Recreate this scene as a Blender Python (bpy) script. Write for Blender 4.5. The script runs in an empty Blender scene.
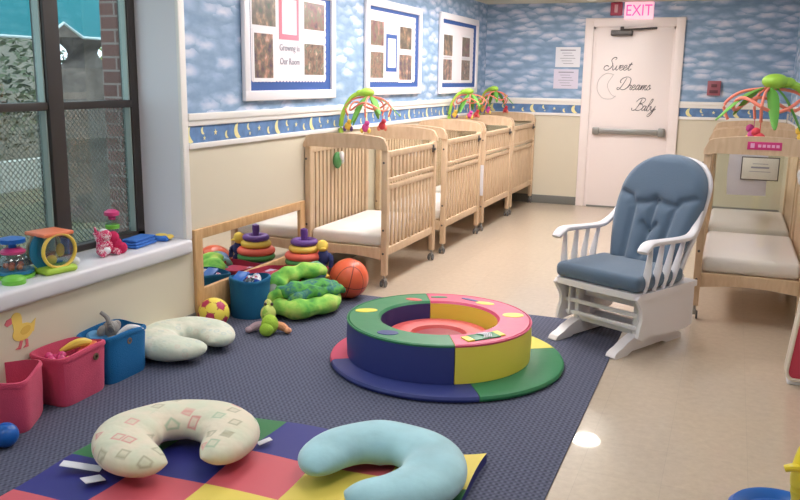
import bpy, bmesh, math, random
from math import sin, cos, pi, radians, sqrt, atan2, hypot
from mathutils import Vector, Matrix
random.seed(7)
sc = bpy.context.scene
COL = sc.collection

# ------------------------------------------------------------------ colour + materials
def lin(c):
    return tuple(((v/255)/12.92 if v/255 <= .04045 else ((v/255+.055)/1.055)**2.4) for v in c) + (1,)
MATS = {}
def nt(name):
    m = bpy.data.materials.new(name); m.use_nodes = True
    n = m.node_tree; b = n.nodes['Principled BSDF']
    return m, n, b
def mat(name, rgb, rough=.6, metal=0, bump=0, bscale=60, var=0, vscale=6, coat=0, sheen=0, spec=.5):
    if name in MATS: return MATS[name]
    m, n, b = nt(name)
    b.inputs['Base Color'].default_value = lin(rgb); b.inputs['Roughness'].default_value = rough
    b.inputs['Metallic'].default_value = metal; b.inputs['Coat Weight'].default_value = coat
    b.inputs['Sheen Weight'].default_value = sheen; b.inputs['Specular IOR Level'].default_value = spec
    L = n.links; tc = n.nodes.new('ShaderNodeTexCoord')
    if var:
        no = n.nodes.new('ShaderNodeTexNoise'); no.inputs['Scale'].default_value = vscale; no.inputs['Detail'].default_value = 4
        L.new(tc.outputs['Object'], no.inputs['Vector'])
        r = n.nodes.new('ShaderNodeValToRGB'); c = lin(rgb)
        r.color_ramp.elements[0].position = .3; r.color_ramp.elements[1].position = .7
        r.color_ramp.elements[0].color = tuple(max(0, v*(1-var)) for v in c[:3])+(1,)
        r.color_ramp.elements[1].color = tuple(min(1, v*(1+var)) for v in c[:3])+(1,)
        L.new(no.outputs['Fac'], r.inputs['Fac']); L.new(r.outputs['Color'], b.inputs['Base Color'])
    if bump:
        no = n.nodes.new('ShaderNodeTexNoise'); no.inputs['Scale'].default_value = bscale; no.inputs['Detail'].default_value = 3
        L.new(tc.outputs['Object'], no.inputs['Vector'])
        bp = n.nodes.new('ShaderNodeBump'); bp.inputs['Strength'].default_value = bump; bp.inputs['Distance'].default_value = .01
        L.new(no.outputs['Fac'], bp.inputs['Height']); L.new(bp.outputs['Normal'], b.inputs['Normal'])
    MATS[name] = m
    return m
def emit(name, rgb, st):
    m, n, b = nt(name); b.inputs['Base Color'].default_value = lin(rgb)
    b.inputs['Emission Color'].default_value = lin(rgb); b.inputs['Emission Strength'].default_value = st
    MATS[name] = m; return m
def clear(name, rgb=(255,255,255), gloss=.06, rough=.02):
    m = bpy.data.materials.new(name); m.use_nodes = True; n = m.node_tree; n.nodes.clear()
    o = n.nodes.new('ShaderNodeOutputMaterial'); mx = n.nodes.new('ShaderNodeMixShader')
    t = n.nodes.new('ShaderNodeBsdfTransparent'); t.inputs[0].default_value = lin(rgb)
    g = n.nodes.new('ShaderNodeBsdfGlossy'); g.inputs['Roughness'].default_value = rough
    mx.inputs[0].default_value = gloss
    n.links.new(t.outputs[0], mx.inputs[1]); n.links.new(g.outputs[0], mx.inputs[2]); n.links.new(mx.outputs[0], o.inputs[0])
    MATS[name] = m; return m
def patches(name, cols, scale=8, rough=.85, bump=.4, stretch=(1,1,1), soft=False):
    """irregular patches of several dye colours"""
    m, n, b = nt(name); L = n.links; b.inputs['Roughness'].default_value = rough
    tc = n.nodes.new('ShaderNodeTexCoord'); mp = n.nodes.new('ShaderNodeMapping'); mp.inputs['Scale'].default_value = stretch
    L.new(tc.outputs['Object'], mp.inputs['Vector'])
    no = n.nodes.new('ShaderNodeTexNoise'); no.inputs['Scale'].default_value = scale*1.5; no.inputs['Detail'].default_value = 3
    L.new(mp.outputs[0], no.inputs['Vector'])
    ad = n.nodes.new('ShaderNodeMixRGB'); ad.blend_type = 'ADD'; ad.inputs[0].default_value = .12
    L.new(mp.outputs[0], ad.inputs[1]); L.new(no.outputs['Color'], ad.inputs[2])
    v = n.nodes.new('ShaderNodeTexVoronoi'); v.inputs['Scale'].default_value = scale
    L.new(ad.outputs[0], v.inputs['Vector'])
    r = n.nodes.new('ShaderNodeValToRGB'); r.color_ramp.interpolation = 'LINEAR' if soft else 'CONSTANT'
    e = r.color_ramp.elements
    while len(e) < len(cols): e.new(.5)
    for i, c in enumerate(cols):
        e[i].position = i/len(cols)*.8+.08 if i else 0; e[i].color = lin(c)
    sp = n.nodes.new('ShaderNodeSeparateColor'); L.new(v.outputs['Color'], sp.inputs[0]); L.new(sp.outputs[0], r.inputs['Fac'])
    L.new(r.outputs['Color'], b.inputs['Base Color'])
    if bump:
        bp = n.nodes.new('ShaderNodeBump'); bp.inputs['Strength'].default_value = bump; bp.inputs['Distance'].default_value = .01
        n2 = n.nodes.new('ShaderNodeTexNoise'); n2.inputs['Scale'].default_value = 40
        L.new(tc.outputs['Object'], n2.inputs['Vector']); L.new(n2.outputs['Fac'], bp.inputs['Height']); L.new(bp.outputs['Normal'], b.inputs['Normal'])
    MATS[name] = m; return m

# ------------------------------------------------------------------ mesh builder
class MB:
    def __init__(s): s.b = bmesh.new(); s.mi = 0
    def _f(s, vs):
        try:
            f = s.b.faces.new(vs); f.material_index = s.mi; f.smooth = True; return f
        except ValueError: return None
    def box(s, x0, x1, y0, y1, z0, z1, bev=0, M=None):
        bb = bmesh.new(); bmesh.ops.create_cube(bb, size=1)
        for v in bb.verts:
            v.co = Vector(((x0+x1)/2+v.co.x*(x1-x0), (y0+y1)/2+v.co.y*(y1-y0), (z0+z1)/2+v.co.z*(z1-z0)))
        if bev: bmesh.ops.bevel(bb, geom=bb.edges[:], offset=bev, segments=3, affect='EDGES', profile=.5)
        return s._merge(bb, M)
    def _merge(s, bb, M=None):
        mp = {}
        for v in bb.verts: mp[v] = s.b.verts.new(M @ v.co if M else v.co)
        for f in bb.faces: s._f([mp[v] for v in f.verts])
        bb.free(); return s
    def sphere(s, c, r, M=None, sub=3):
        if not hasattr(r, '__len__'): r = (r, r, r)
        bb = bmesh.new(); bmesh.ops.create_uvsphere(bb, u_segments=24 if sub > 2 else 12, v_segments=14 if sub > 2 else 8, radius=1)
        for v in bb.verts: v.co = Vector((v.co.x*r[0], v.co.y*r[1], v.co.z*r[2]))
        R = M if M else Matrix.Identity(4)
        for v in bb.verts: v.co = Vector(c) + (R.to_3x3() @ v.co)
        return s._merge(bb)
    def lathe(s, prof, c=(0,0,0), seg=32, M=None, a0=0, a1=2*pi):
        full = abs(a1-a0-2*pi) < 1e-6; n = seg if full else seg+1
        rings = []
        for r, z in prof:
            ring = []
            for i in range(n):
                a = a0+(a1-a0)*i/seg; co = Vector((r*cos(a), r*sin(a), z))
                if M: co = M @ co
                ring.append(s.b.verts.new(co+Vector(c)))
            rings.append(ring)
        for k in range(len(rings)-1):
            for i in range(seg):
                j = (i+1) % n
                s._f([rings[k][i], rings[k][j], rings[k+1][j], rings[k+1][i]])
        if not full:
            s._f([rg[0] for rg in rings]); s._f([rg[-1] for rg in rings][::-1])
        elif prof[0][0] > 1e-5: s._f(rings[0][::-1])
        if full and prof[-1][0] > 1e-5: s._f(rings[-1])
        return s
    def sweep(s, pts, A, B=None, seg=14, up=(0,0,1), power=1, closed=False):
        pts = [Vector(p) for p in pts]; n = len(pts)
        if not hasattr(A, '__len__'): A = [A]*n
        if B is None: B = A
        if not hasattr(B, '__len__'): B = [B]*n
        U = Vector(up); rings = []
        for k, p in enumerate(pts):
            if closed: t = pts[(k+1) % n]-pts[k-1]
            else: t = pts[min(k+1, n-1)]-pts[max(k-1, 0)]
            t.normalize(); sd = U.cross(t)
            if sd.length < 1e-3: sd = Vector((1,0,0)).cross(t)
            sd.normalize(); nn = t.cross(sd); ring = []
            for i in range(seg):
                a = 2*pi*i/seg; ca, sa = cos(a), sin(a)
                if power != 1: ca = math.copysign(abs(ca)**power, ca); sa = math.copysign(abs(sa)**power, sa)
                ring.append(s.b.verts.new(p+sd*A[k]*ca+nn*B[k]*sa))
            rings.append(ring)
        for k in range(n if closed else n-1):
            r0, r1 = rings[k], rings[(k+1) % n]
            for i in range(seg): s._f([r0[i], r0[(i+1) % seg], r1[(i+1) % seg], r1[i]])
        if not closed: s._f(rings[0][::-1]); s._f(rings[-1])
        return s
    def prism(s, poly, h0, h1, axis='z', M=None):
        def P(a, b, h): return {'z': (a, b, h), 'x': (h, a, b), 'y': (a, h, b)}[axis]
        lo = [s.b.verts.new((M @ Vector(P(a, b, h0))) if M else P(a, b, h0)) for a, b in poly]
        hi = [s.b.verts.new((M @ Vector(P(a, b, h1))) if M else P(a, b, h1)) for a, b in poly]
        n = len(poly); s._f(lo[::-1]); s._f(hi)
        for i in range(n): s._f([lo[i], lo[(i+1) % n], hi[(i+1) % n], hi[i]])
        return s
    def rings(s, rs, cap0=True, cap1=True):
        vs = [[s.b.verts.new(c) for c in r] for r in rs]
        for k in range(len(vs)-1):
            n = len(vs[k])
            for i in range(n): s._f([vs[k][i], vs[k][(i+1) % n], vs[k+1][(i+1) % n], vs[k+1][i]])
        if cap0: s._f(vs[0][::-1])
        if cap1: s._f(vs[-1])
        return s
    def obj(s, name, mats, parent=None, loc=None, sub=0, angle=35, fixn=True):
        if fixn: bmesh.ops.recalc_face_normals(s.b, faces=s.b.faces[:])
        me = bpy.data.meshes.new(name); s.b.to_mesh(me); s.b.free()
        if not isinstance(mats, (list, tuple)): mats = [mats]
        for m in mats: me.materials.append(m)
        if angle: me.set_sharp_from_angle(angle=radians(angle))
        else: me.polygons.foreach_set('use_smooth', [False]*len(me.polygons))
        o = bpy.data.objects.new(name, me); COL.objects.link(o)
        if parent: o.parent = parent
        if loc: o.location = loc
        if sub:
            md = o.modifiers.new('smooth', 'SUBSURF'); md.levels = sub; md.render_levels = sub
        return o
def tag(o, label=None, cat=None, group=None, kind=None):
    for k, v in (('label', label), ('category', cat), ('group', group), ('kind', kind)):
        if v: o[k] = v
    return o
def thing(name, label, cat, loc=(0,0,0), rz=0, group=None):
    o = bpy.data.objects.new(name, None); COL.objects.link(o); o.location = loc; o.rotation_euler = (0,0,rz)
    o.empty_display_size = .1
    return tag(o, label, cat, group)
def struct(o): o['kind'] = 'structure'; return o
def copy_tree(o, parent=None):
    c = o.copy(); COL.objects.link(c)
    if parent: c.parent = parent
    for ch in list(o.children): copy_tree(ch, c)
    return c
def smoothpath(P, n=8, closed=False):
    P = [Vector(p) for p in P]; out = []; m = len(P)
    rng = range(m if closed else m-1)
    for i in rng:
        if closed: p0, p1, p2, p3 = P[i-1], P[i], P[(i+1) % m], P[(i+2) % m]
        else: p0, p1, p2, p3 = P[max(i-1,0)], P[i], P[i+1], P[min(i+2,m-1)]
        for k in range(n):
            t = k/n
            out.append(.5*((2*p1)+(-p0+p2)*t+(2*p0-5*p1+4*p2-p3)*t*t+(-p0+3*p1-3*p2+p3)*t**3))
    if not closed: out.append(P[-1])
    return out
def lerpl(vals, n):
    out = []
    for i in range(n):
        t = i/(n-1)*(len(vals)-1); k = min(int(t), len(vals)-2); out.append(vals[k]*(1-(t-k))+vals[k+1]*(t-k))
    return out

# ------------------------------------------------------------------ measures of the room (m)
D = 10.094; RW = 3.44; H = 2.365; YN = -1.2; SILL = .555; WY1 = 3.93; WY0 = 1.2; REC = -.28

# ---- materials of the setting
def cloud_mat(name, uv):
    m, n, b = nt(name); L = n.links; b.inputs['Roughness'].default_value = .6
    tc = n.nodes.new('ShaderNodeTexCoord'); sp = n.nodes.new('ShaderNodeSeparateXYZ'); L.new(tc.outputs['Object'], sp.inputs[0])
    cb = n.nodes.new('ShaderNodeCombineXYZ'); L.new(sp.outputs[uv], cb.inputs[0]); L.new(sp.outputs[2], cb.inputs[1])
    mp = n.nodes.new('ShaderNodeMapping'); mp.inputs['Scale'].default_value = (5.2, 11.5, 1); L.new(cb.outputs[0], mp.inputs[0])
    no = n.nodes.new('ShaderNodeTexNoise'); no.inputs['Scale'].default_value = 2.2; no.inputs['Detail'].default_value = 5
    L.new(mp.outputs[0], no.inputs['Vector'])
    wr = n.nodes.new('ShaderNodeVectorMath'); wr.operation = 'MULTIPLY_ADD'; wr.inputs[1].default_value = (.5, .6, 0)
    L.new(no.outputs['Color'], wr.inputs[0]); L.new(mp.outputs[0], wr.inputs[2])
    v = n.nodes.new('ShaderNodeTexVoronoi'); v.inputs['Scale'].default_value = 1; v.inputs['Randomness'].default_value = .75
    L.new(wr.outputs[0], v.inputs['Vector'])
    # flat bottom, puffy top: offset inside the cell
    su = n.nodes.new('ShaderNodeVectorMath'); su.operation = 'SUBTRACT'; L.new(wr.outputs[0], su.inputs[0]); L.new(v.outputs['Position'], su.inputs[1])
    s2 = n.nodes.new('ShaderNodeSeparateXYZ'); L.new(su.outputs[0], s2.inputs[0])
    r1 = n.nodes.new('ShaderNodeMapRange'); r1.interpolation_type = 'SMOOTHSTEP'
    r1.inputs['From Min'].default_value = .85; r1.inputs['From Max'].default_value = .05; L.new(v.outputs['Distance'], r1.inputs['Value'])
    r2 = n.nodes.new('ShaderNodeMapRange'); r2.interpolation_type = 'SMOOTHSTEP'
    r2.inputs['From Min'].default_value = -.45; r2.inputs['From Max'].default_value = .35; L.new(s2.outputs[1], r2.inputs['Value'])
    mu = n.nodes.new('ShaderNodeMath'); mu.operation = 'MULTIPLY'; L.new(r1.outputs[0], mu.inputs[0]); L.new(r2.outputs[0], mu.inputs[1])
    m2 = n.nodes.new('ShaderNodeMath'); m2.operation = 'MULTIPLY_ADD'; m2.inputs[1].default_value = .35; L.new(no.outputs['Fac'], m2.inputs[0]); L.new(mu.outputs[0], m2.inputs[2])
    r = n.nodes.new('ShaderNodeValToRGB'); e = r.color_ramp.elements
    e[0].position = .10; e[0].color = lin((118,148,180)); e[1].position = 1.05 if False else 1.0; e[1].color = lin((216,218,232))
    x = e.new(.40); x.color = lin((152,176,206))
    L.new(m2.outputs[0], r.inputs['Fac']); L.new(r.outputs['Color'], b.inputs['Base Color'])
    return m
paper_l = cloud_mat('cloud wallpaper side', 1); paper_b = cloud_mat('cloud wallpaper back', 0)
beige = mat('beige wall paint', (212,203,183), .55, bump=.05, bscale=150)
trimw = mat('white trim paint', (232,228,224), .4)
sillw = mat('sill laminate', (218,216,222), .35)
reveal = mat('window reveal paint', (220,218,224), .6)
ceilm = mat('ceiling tile', (208,206,190), .9, bump=.2, bscale=90)
basegrey = mat('grey vinyl baseboard', (112,112,108), .5)

def floor_mat():
    m, n, b = nt('polished vinyl floor'); L = n.links
    tc = n.nodes.new('ShaderNodeTexCoord')
    no = n.nodes.new('ShaderNodeTexNoise'); no.inputs['Scale'].default_value = 26; no.inputs['Detail'].default_value = 8; no.inputs['Roughness'].default_value = .7
    L.new(tc.outputs['Object'], no.inputs['Vector'])
    r = n.nodes.new('ShaderNodeValToRGB'); e = r.color_ramp.elements
    e[0].position = .3; e[0].color = lin((184,167,148)); e[1].position = .7; e[1].color = lin((200,184,165)); L.new(no.outputs['Fac'], r.inputs['Fac'])
    br = n.nodes.new('ShaderNodeTexBrick'); br.offset = 0; br.inputs['Scale'].default_value = 1
    br.inputs['Brick Width'].default_value = .305; br.inputs['Row Height'].default_value = .305; br.inputs['Mortar Size'].default_value = .0012
    br.inputs['Color1'].default_value = (1,1,1,1); br.inputs['Color2'].default_value = (.965,.965,.965,1); br.inputs['Mortar'].default_value = (.86,.86,.86,1)
    L.new(tc.outputs['Object'], br.inputs['Vector'])
    mx = n.nodes.new('ShaderNodeMixRGB'); mx.blend_type = 'MULTIPLY'; mx.inputs[0].default_value = 1
    L.new(r.outputs[0], mx.inputs[1]); L.new(br.outputs['Color'], mx.inputs[2]); L.new(mx.outputs[0], b.inputs['Base Color'])
    b.inputs['Roughness'].default_value = .28; b.inputs['Coat Weight'].default_value = .5; b.inputs['Coat Roughness'].default_value = .035
    n2 = n.nodes.new('ShaderNodeTexNoise'); n2.inputs['Scale'].default_value = 5; L.new(tc.outputs['Object'], n2.inputs['Vector'])
    bp = n.nodes.new('ShaderNodeBump'); bp.inputs['Strength'].default_value = .03; bp.inputs['Distance'].default_value = .02
    L.new(n2.outputs['Fac'], bp.inputs['Height']); L.new(bp.outputs[0], b.inputs['Normal'])
    return m
def rug_mat():
    m, n, b = nt('ribbed blue grey carpet'); L = n.links; b.inputs['Roughness'].default_value = .95
    tc = n.nodes.new('ShaderNodeTexCoord'); sp = n.nodes.new('ShaderNodeSeparateXYZ'); L.new(tc.outputs['Object'], sp.inputs[0])
    def wave(o, k, ph=0):
        a = n.nodes.new('ShaderNodeMath'); a.operation = 'MULTIPLY'; a.inputs[1].default_value = k; L.new(sp.outputs[o], a.inputs[0])
        s = n.nodes.new('ShaderNodeMath'); s.operation = 'SINE'; L.new(a.outputs[0], s.inputs[0]); return s
    sx = wave(0, 2*pi/.024); sy = wave(1, 2*pi/.03)
    mu = n.nodes.new('ShaderNodeMath'); mu.operation = 'MULTIPLY'; L.new(sx.outputs[0], mu.inputs[0]); L.new(sy.outputs[0], mu.inputs[1])
    ad = n.nodes.new('ShaderNodeMath'); ad.operation = 'MULTIPLY_ADD'; ad.inputs[1].default_value = .45; L.new(sx.outputs[0], ad.inputs[0]); L.new(mu.outputs[0], ad.inputs[2])
    no = n.nodes.new('ShaderNodeTexNoise'); no.inputs['Scale'].default_value = 90; L.new(tc.outputs['Object'], no.inputs['Vector'])
    a2 = n.nodes.new('ShaderNodeMath'); a2.operation = 'MULTIPLY_ADD'; a2.inputs[1].default_value = 1.6; L.new(no.outputs['Fac'], a2.inputs[0]); L.new(ad.outputs[0], a2.inputs[2])
    mr = n.nodes.new('ShaderNodeMapRange'); mr.inputs['From Min'].default_value = -.6; mr.inputs['From Max'].default_value = 2.2; L.new(a2.outputs[0], mr.inputs['Value'])
    r = n.nodes.new('ShaderNodeValToRGB'); e = r.color_ramp.elements
    e[0].position = .1; e[0].color = lin((57,62,82)); e[1].position = .9; e[1].color = lin((100,103,126)); L.new(mr.outputs[0], r.inputs['Fac'])
    L.new(r.outputs[0], b.inputs['Base Color'])
    bp = n.nodes.new('ShaderNodeBump'); bp.inputs['Strength'].default_value = .5; bp.inputs['Distance'].default_value = .004
    L.new(mr.outputs[0], bp.inputs['Height']); L.new(bp.outputs[0], b.inputs['Normal'])
    return m
def wood_mat(name, a, c, sc_=(6,6,1.2), rough=.45):
    m, n, b = nt(name); L = n.links; b.inputs['Roughness'].default_value = rough
    tc = n.nodes.new('ShaderNodeTexCoord'); mp = n.nodes.new('ShaderNodeMapping'); mp.inputs['Scale'].default_value = sc_
    L.new(tc.outputs['Object'], mp.inputs[0])
    no = n.nodes.new('ShaderNodeTexNoise'); no.inputs['Scale'].default_value = 5; no.inputs['Detail'].default_value = 6; no.inputs['Distortion'].default_value = .8
    L.new(mp.outputs[0], no.inputs['Vector'])
    r = n.nodes.new('ShaderNodeValToRGB'); e = r.color_ramp.elements
    e[0].position = .35; e[0].color = lin(a); e[1].position = .68; e[1].color = lin(c)
    L.new(no.outputs['Fac'], r.inputs['Fac']); L.new(r.outputs[0], b.inputs['Base Color'])
    MATS[name] = m; return m
floorm = floor_mat(); rugm = rug_mat()
maple = wood_mat('maple crib wood', (204,174,142), (218,191,160))
pine = wood_mat('pine mirror frame', (192,150,103), (211,172,126))

# ------------------------------------------------------------------ shell
def panel(name, m, *boxes):
    b = MB()
    for bx in boxes: b.box(*bx)
    return struct(b.obj(name, m, angle=0))
panel('floor', floorm, (-.3, RW+.2, YN-.2, D+.2, -.1, 0))
panel('ceiling', ceilm, (-.4, RW+.2, YN-.2, D+.2, H, H+.1))
# left wall : beige below 1.16, wallpaper above, around the window recess
lw = MB(); 
lw.mi = 0
for (y0, y1, z0, z1, mi) in ((YN-.2, WY0, 0, 1.16, 0), (YN-.2, WY0, 1.16, H, 1), (WY0, WY1, 0, SILL-.06, 0), (WY0, WY1, 2.2, H, 1), (WY1, D+.2, 0, 1.16, 0), (WY1, D+.2, 1.16, H, 1)):
    lw.mi = mi; lw.box(-.36, 0, y0, y1, z0, z1)
struct(lw.obj('wall_left', [beige, paper_l], angle=0))
bw = MB(); bw.mi = 0; bw.box(-.1, RW+.1, D, D+.15, 0, 1.16); bw.mi = 1; bw.box(-.1, RW+.1, D, D+.15, 1.16, H)
struct(bw.obj('wall_back', [beige, paper_b], angle=0))
rw = MB(); rw.mi = 0; rw.box(RW, RW+.15, YN-.2, D+.15, 0, 1.16); rw.mi = 1; rw.box(RW, RW+.15, YN-.2, D+.15, 1.16, H)
struct(rw.obj('wall_right', [beige, paper_l], angle=0))
fw = MB(); fw.mi = 0; fw.box(-.36, RW+.15, YN-.15, YN, 0, 1.16); fw.mi = 1; fw.box(-.36, RW+.15, YN-.15, YN, 1.16, H)
struct(fw.obj('wall_front', [beige, paper_b], angle=0))

# reveal casing: white strip round the window recess
t = MB(); t.box(REC, .006, WY1-.004, WY1+.001, SILL, 2.2); t.box(REC, .006, WY0-.001, WY0+.004, SILL, 2.2); t.box(REC, .006, WY0, WY1, 2.196, 2.201)
struct(t.obj('trim_1', reveal, angle=0))
t = MB(); t.box(-.01, .014, WY1-.006, WY1+.05, SILL-.005, 2.28, .005); t.box(-.01, .014, WY0-.05, WY0+.006, SILL-.005, 2.28, .005); t.box(-.01, .014, WY0-.05, WY1+.05, 2.2, 2.28, .005)
struct(t.obj('trim_2', trimw))
# sill: bullnose slab
s = MB(); s.box(REC-.02, .035, WY0-.03, WY1+.03, SILL-.085, SILL, .02)
struct(s.obj('window_sill', sillw)); 
# chair rail and border
bluep = mat('border blue', (92,128,176), .6, var=.25, vscale=14); yel = mat('border moon yellow', (232,222,160), .6)
def crescent(cx, cz, r, n=14, tilt=.3):
    out = [(cx+r*cos(a), cz+r*sin(a)) for a in [pi*.42+tilt+(pi*1.16)*k/n for k in range(n+1)]]
    x1, z1 = out[-1]; x0, z0 = out[0]
    inn = []
    mx, mz = (x0+x1)/2, (z0+z1)/2; ux, uz = cx-mx, cz-mz
    for k in range(1, n):
        t_ = k/n; bx, bz = x1+(x0-x1)*t_, z1+(z0-z1)*t_
        dx, dz = mx-cx, mz-cz; l = hypot(dx, dz) or 1
        q = sin(pi*t_)*r*.42
        dirx, dirz = cos(pi+tilt), sin(pi+tilt)
        inn.append((bx+dirx*q, bz+dirz*q))
    return out+inn
def star(cx, cz, r):
    return [(cx+(r if k % 2 == 0 else r*.4)*cos(pi/2+k*pi/5), cz+(r if k % 2 == 0 else r*.4)*sin(pi/2+k*pi/5)) for k in range(10)]
def rail(a0, a1, axis, face, sgn, idx, moons=True, start=0):
    """axis 'y' runs along y on plane x=face, 'x' along x on plane y=face; sgn = into the room"""
    def bx(b, z0, z1, d, bev=0):
        if axis == 'y': b.box(min(face, face+sgn*d), max(face, face+sgn*d), a0, a1, z0, z1, bev)
        else: b.box(a0, a1, min(face, face+sgn*d), max(face, face+sgn*d), z0, z1, bev)
    b = MB(); bx(b, 1.225, 1.268, .022, .006); bx(b, 1.195, 1.23, .014, .004); bx(b, 1.065, 1.098, .016, .005)
    struct(b.obj('trim_%d' % idx, trimw))
    b = MB(); bx(b, 1.098, 1.196, .004); b.mi = 1
    if moons:
        p = a0+start; k = 0
        while p < a1-.05:
            kind = k % 4
            if kind == 0: poly = crescent(p, 1.146, .047)
            elif kind == 1: poly = crescent(p, 1.165, .022)
            elif kind == 2: poly = star(p, 1.15, .02)
            else: poly = crescent(p, 1.13, .024)
            h0, h1 = face+sgn*.0035, face+sgn*.0055
            b.prism(poly, min(h0, h1), max(h0, h1), 'x' if axis == 'y' else 'y')
            if kind == 1: b.prism(star(p+.01, 1.122, .014), min(h0, h1), max(h0, h1), 'x' if axis == 'y' else 'y')
            p += .125; k += 1
    struct(b.obj('trim_%d' % (idx+1), [bluep, yel], angle=0))
rail(WY1+.05, D-.022, 'y', 0, 1, 3, start=.03)
DX0, DX1 = 1.19, 2.296
rail(.022, DX0, 'x', D, -1, 5, start=.1)
rail(DX1, RW-.022, 'x', D, -1, 7, start=.12)
rail(YN, D-.022, 'y', RW, -1, 9)
# baseboards
def base(name, *bx): b = MB(); [b.box(*q, .003) for q in bx]; struct(b.obj(name, basegrey))
base('baseboard_left', (0, .01, YN, D, 0, .1)); base('baseboard_back', (.01, DX0, D-.01, D, 0, .1), (DX1, RW-.01, D-.01, D, 0, .1))
base('baseboard_right', (RW-.01, RW, YN, D, 0, .1)); base('baseboard_front', (.01, RW-.01, YN, YN+.01, 0, .1))

# ------------------------------------------------------------------ door
doorw = mat('door white paint', (238,226,224), .35); steel = mat('brushed steel', (150,150,148), .35, metal=.8)
dark = mat('dark metal', (84,80,80), .4, metal=.4); black = mat('black ink', (96,92,96), .6)
door = thing('door_1', None, None, (DX0, D, 0)); struct(door); DW = DX1-DX0
b = MB(); b.box(0, .1, -.035, 0, 0, 2.19, .006); b.box(DW-.1, DW, -.035, 0, 0, 2.19, .006); b.box(.0, DW, -.034, 0, 2.09, 2.19, .006)
b.box(.1, .125, -.012, 0, 0, 2.09); b.box(DW-.125, DW-.1, -.012, 0, 0, 2.09); b.box(.1, DW-.1, -.012, 0, 2.065, 2.09)
b.obj('door_frame', doorw, door)
b = MB(); b.box(.125, DW-.125, -.008, 0, .015, 2.065, .002); leaf = b.obj('door_leaf', doorw, door)
b = MB(); b.box(.13, DW-.13, -.028, -.008, .0, .02); b.obj('threshold', steel, door)
b = MB(); b.box(.16, DW-.16, -.06, -.035, .875, .935, .008); b.box(.155, .23, -.075, -.008, .865, .945, .01); b.box(DW-.21, DW-.135, -.08, -.008, .86, .955, .01)
pb = b.obj('push_bar', steel, door); pb['label'] = 'grey steel panic push bar'
b = MB(); b.box(.3, .54, -.09, -.008, 1.99, 2.05, .01); b.sweep([(.42, -.07, 2.055), (.62, -.09, 2.06), (.8, -.02, 2.075)], .012, seg=8); b.sweep([(.42, -.05, 2.05), (.42, -.05, 2.09)], .02, seg=10)
b.obj('door_closer', dark, door)
# cursive lettering
GL = {  # x-height 1, polylines
 'S': [[(1.15,2.0),(1.3,2.35),(1.0,2.5),(.6,2.3),(.45,1.9),(.7,1.5),(.95,1.1),(.85,.5),(.3,0),(-.35,.1),(-.5,.6),(-.1,.9),(.3,.7)]],
 'D': [[(.75,2.3),(.5,1.2),(.1,.15),(-.3,.05),(-.4,.35),(0,.35),(.6,0),(1.3,.2),(1.75,1.1),(1.6,2.1),(.9,2.5),(.1,2.3),(-.3,1.7),(0,1.3)]],
 'B': [[(.7,2.3),(.5,1.2),(.1,.15),(-.5,.1),(-.6,.5)],[(-.2,1.7),(.2,2.3),(.9,2.5),(1.4,2.2),(1.2,1.6),(.6,1.35),(1.2,1.2),(1.4,.6),(.9,.05),(.2,.1)]],
 'w': [[(0,.9),(.1,.3),(.3,0),(.6,.4),(.7,.9),(.7,.3),(.95,0),(1.25,.4),(1.3,.95),(1.5,.85)]],
 'e': [[(0,.35),(.45,.55),(.5,.9),(.25,.98),(.05,.6),(.15,.1),(.45,0),(.85,.4)]],
 't': [[(0,.3),(.5,1.5),(.3,.6),(.25,.1),(.5,0),(.8,.3)],[(.1,1.1),(.75,1.15)]],
 'r': [[(0,.4),(.25,1.0),(.35,.85),(.6,.85),(.5,.3),(.65,0),(.9,.3)]],
 'a': [[(.65,.85),(.35,.98),(.05,.5),(.15,.02),(.45,.2),(.7,.95),(.6,.3),(.7,0),(1.0,.35)]],
 'm': [[(0,.4),(.2,.95),(.15,0),(.4,.8),(.6,.9),(.55,0),(.8,.8),(1.0,.9),(.95,.2),(1.1,0),(1.35,.35)]],
 's': [[(0,.3),(.35,1.0),(.5,.6),(.55,.2),(.3,0),(.05,.1)],[(.5,.1),(.8,.35)]],
 'b': [[(0,.4),(.5,1.6),(.55,2.3),(.3,2.2),(.15,1.2),(.1,.2),(.35,0),(.65,.4),(.55,.85),(.8,.8)]],
 'y': [[(0,.9),(.05,.3),(.3,.05),(.6,.6),(.7,.95),(.5,-.4),(.1,-1.1),(-.2,-.9),(.3,-.2),(.95,.4)]],
}
ADV = {'S':1.15,'D':1.6,'B':1.35,'w':1.4,'e':.75,'t':.75,'r':.8,'a':.9,'m':1.25,'s':.8,'b':.8,'y':.9}
def script(b, text, x, z, h, r, y):
    for ch in text:
        for pl in GL[ch]:
            pts = smoothpath([((x+(px+pz*.32)*h), y, z+pz*h) for px, pz in pl], 5)
            n = len(pts); rad = [r*(.55+.45*abs(sin(2.7*i/n*pi))) for i in range(n)]
            b.sweep(pts, rad, .0012, seg=6, up=(0,1,0)) if False else b.sweep(pts, rad, rad, seg=6, up=(0,1,0))
        x += ADV[ch]*h
b = MB(); y = -.0105
for tx, px, pz, h in (('Sweet', 1.45-DX0, 1.605, .058), ('Dreams', 1.61-DX0, 1.385, .058), ('baby'.replace('b', 'B', 1), 1.80-DX0, 1.15, .058)):
    script(b, tx, px, pz, h, .0042, y)
lt = b.obj('door_lettering', black, door); lt['label'] = 'grey cursive words Sweet Dreams Baby'
b = MB(); pts = smoothpath([(.30+.13*cos(a), -.0095, 1.42+.15*sin(a)) for a in [1.1, 1.8, 2.6, 3.4, 4.2, 5.0, 5.5]], 5)
b.sweep(pts, .004, seg=6, up=(0,1,0)); pts = smoothpath([(.35, -.0095, 1.55), (.29, -.0095, 1.44), (.33, -.0095, 1.34), (.39, -.0095, 1.30)], 5); b.sweep(pts, .003, seg=6, up=(0,1,0))
b.obj('door_moon_decal', mat('pale grey decal', (205,198,196), .6), door)

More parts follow.
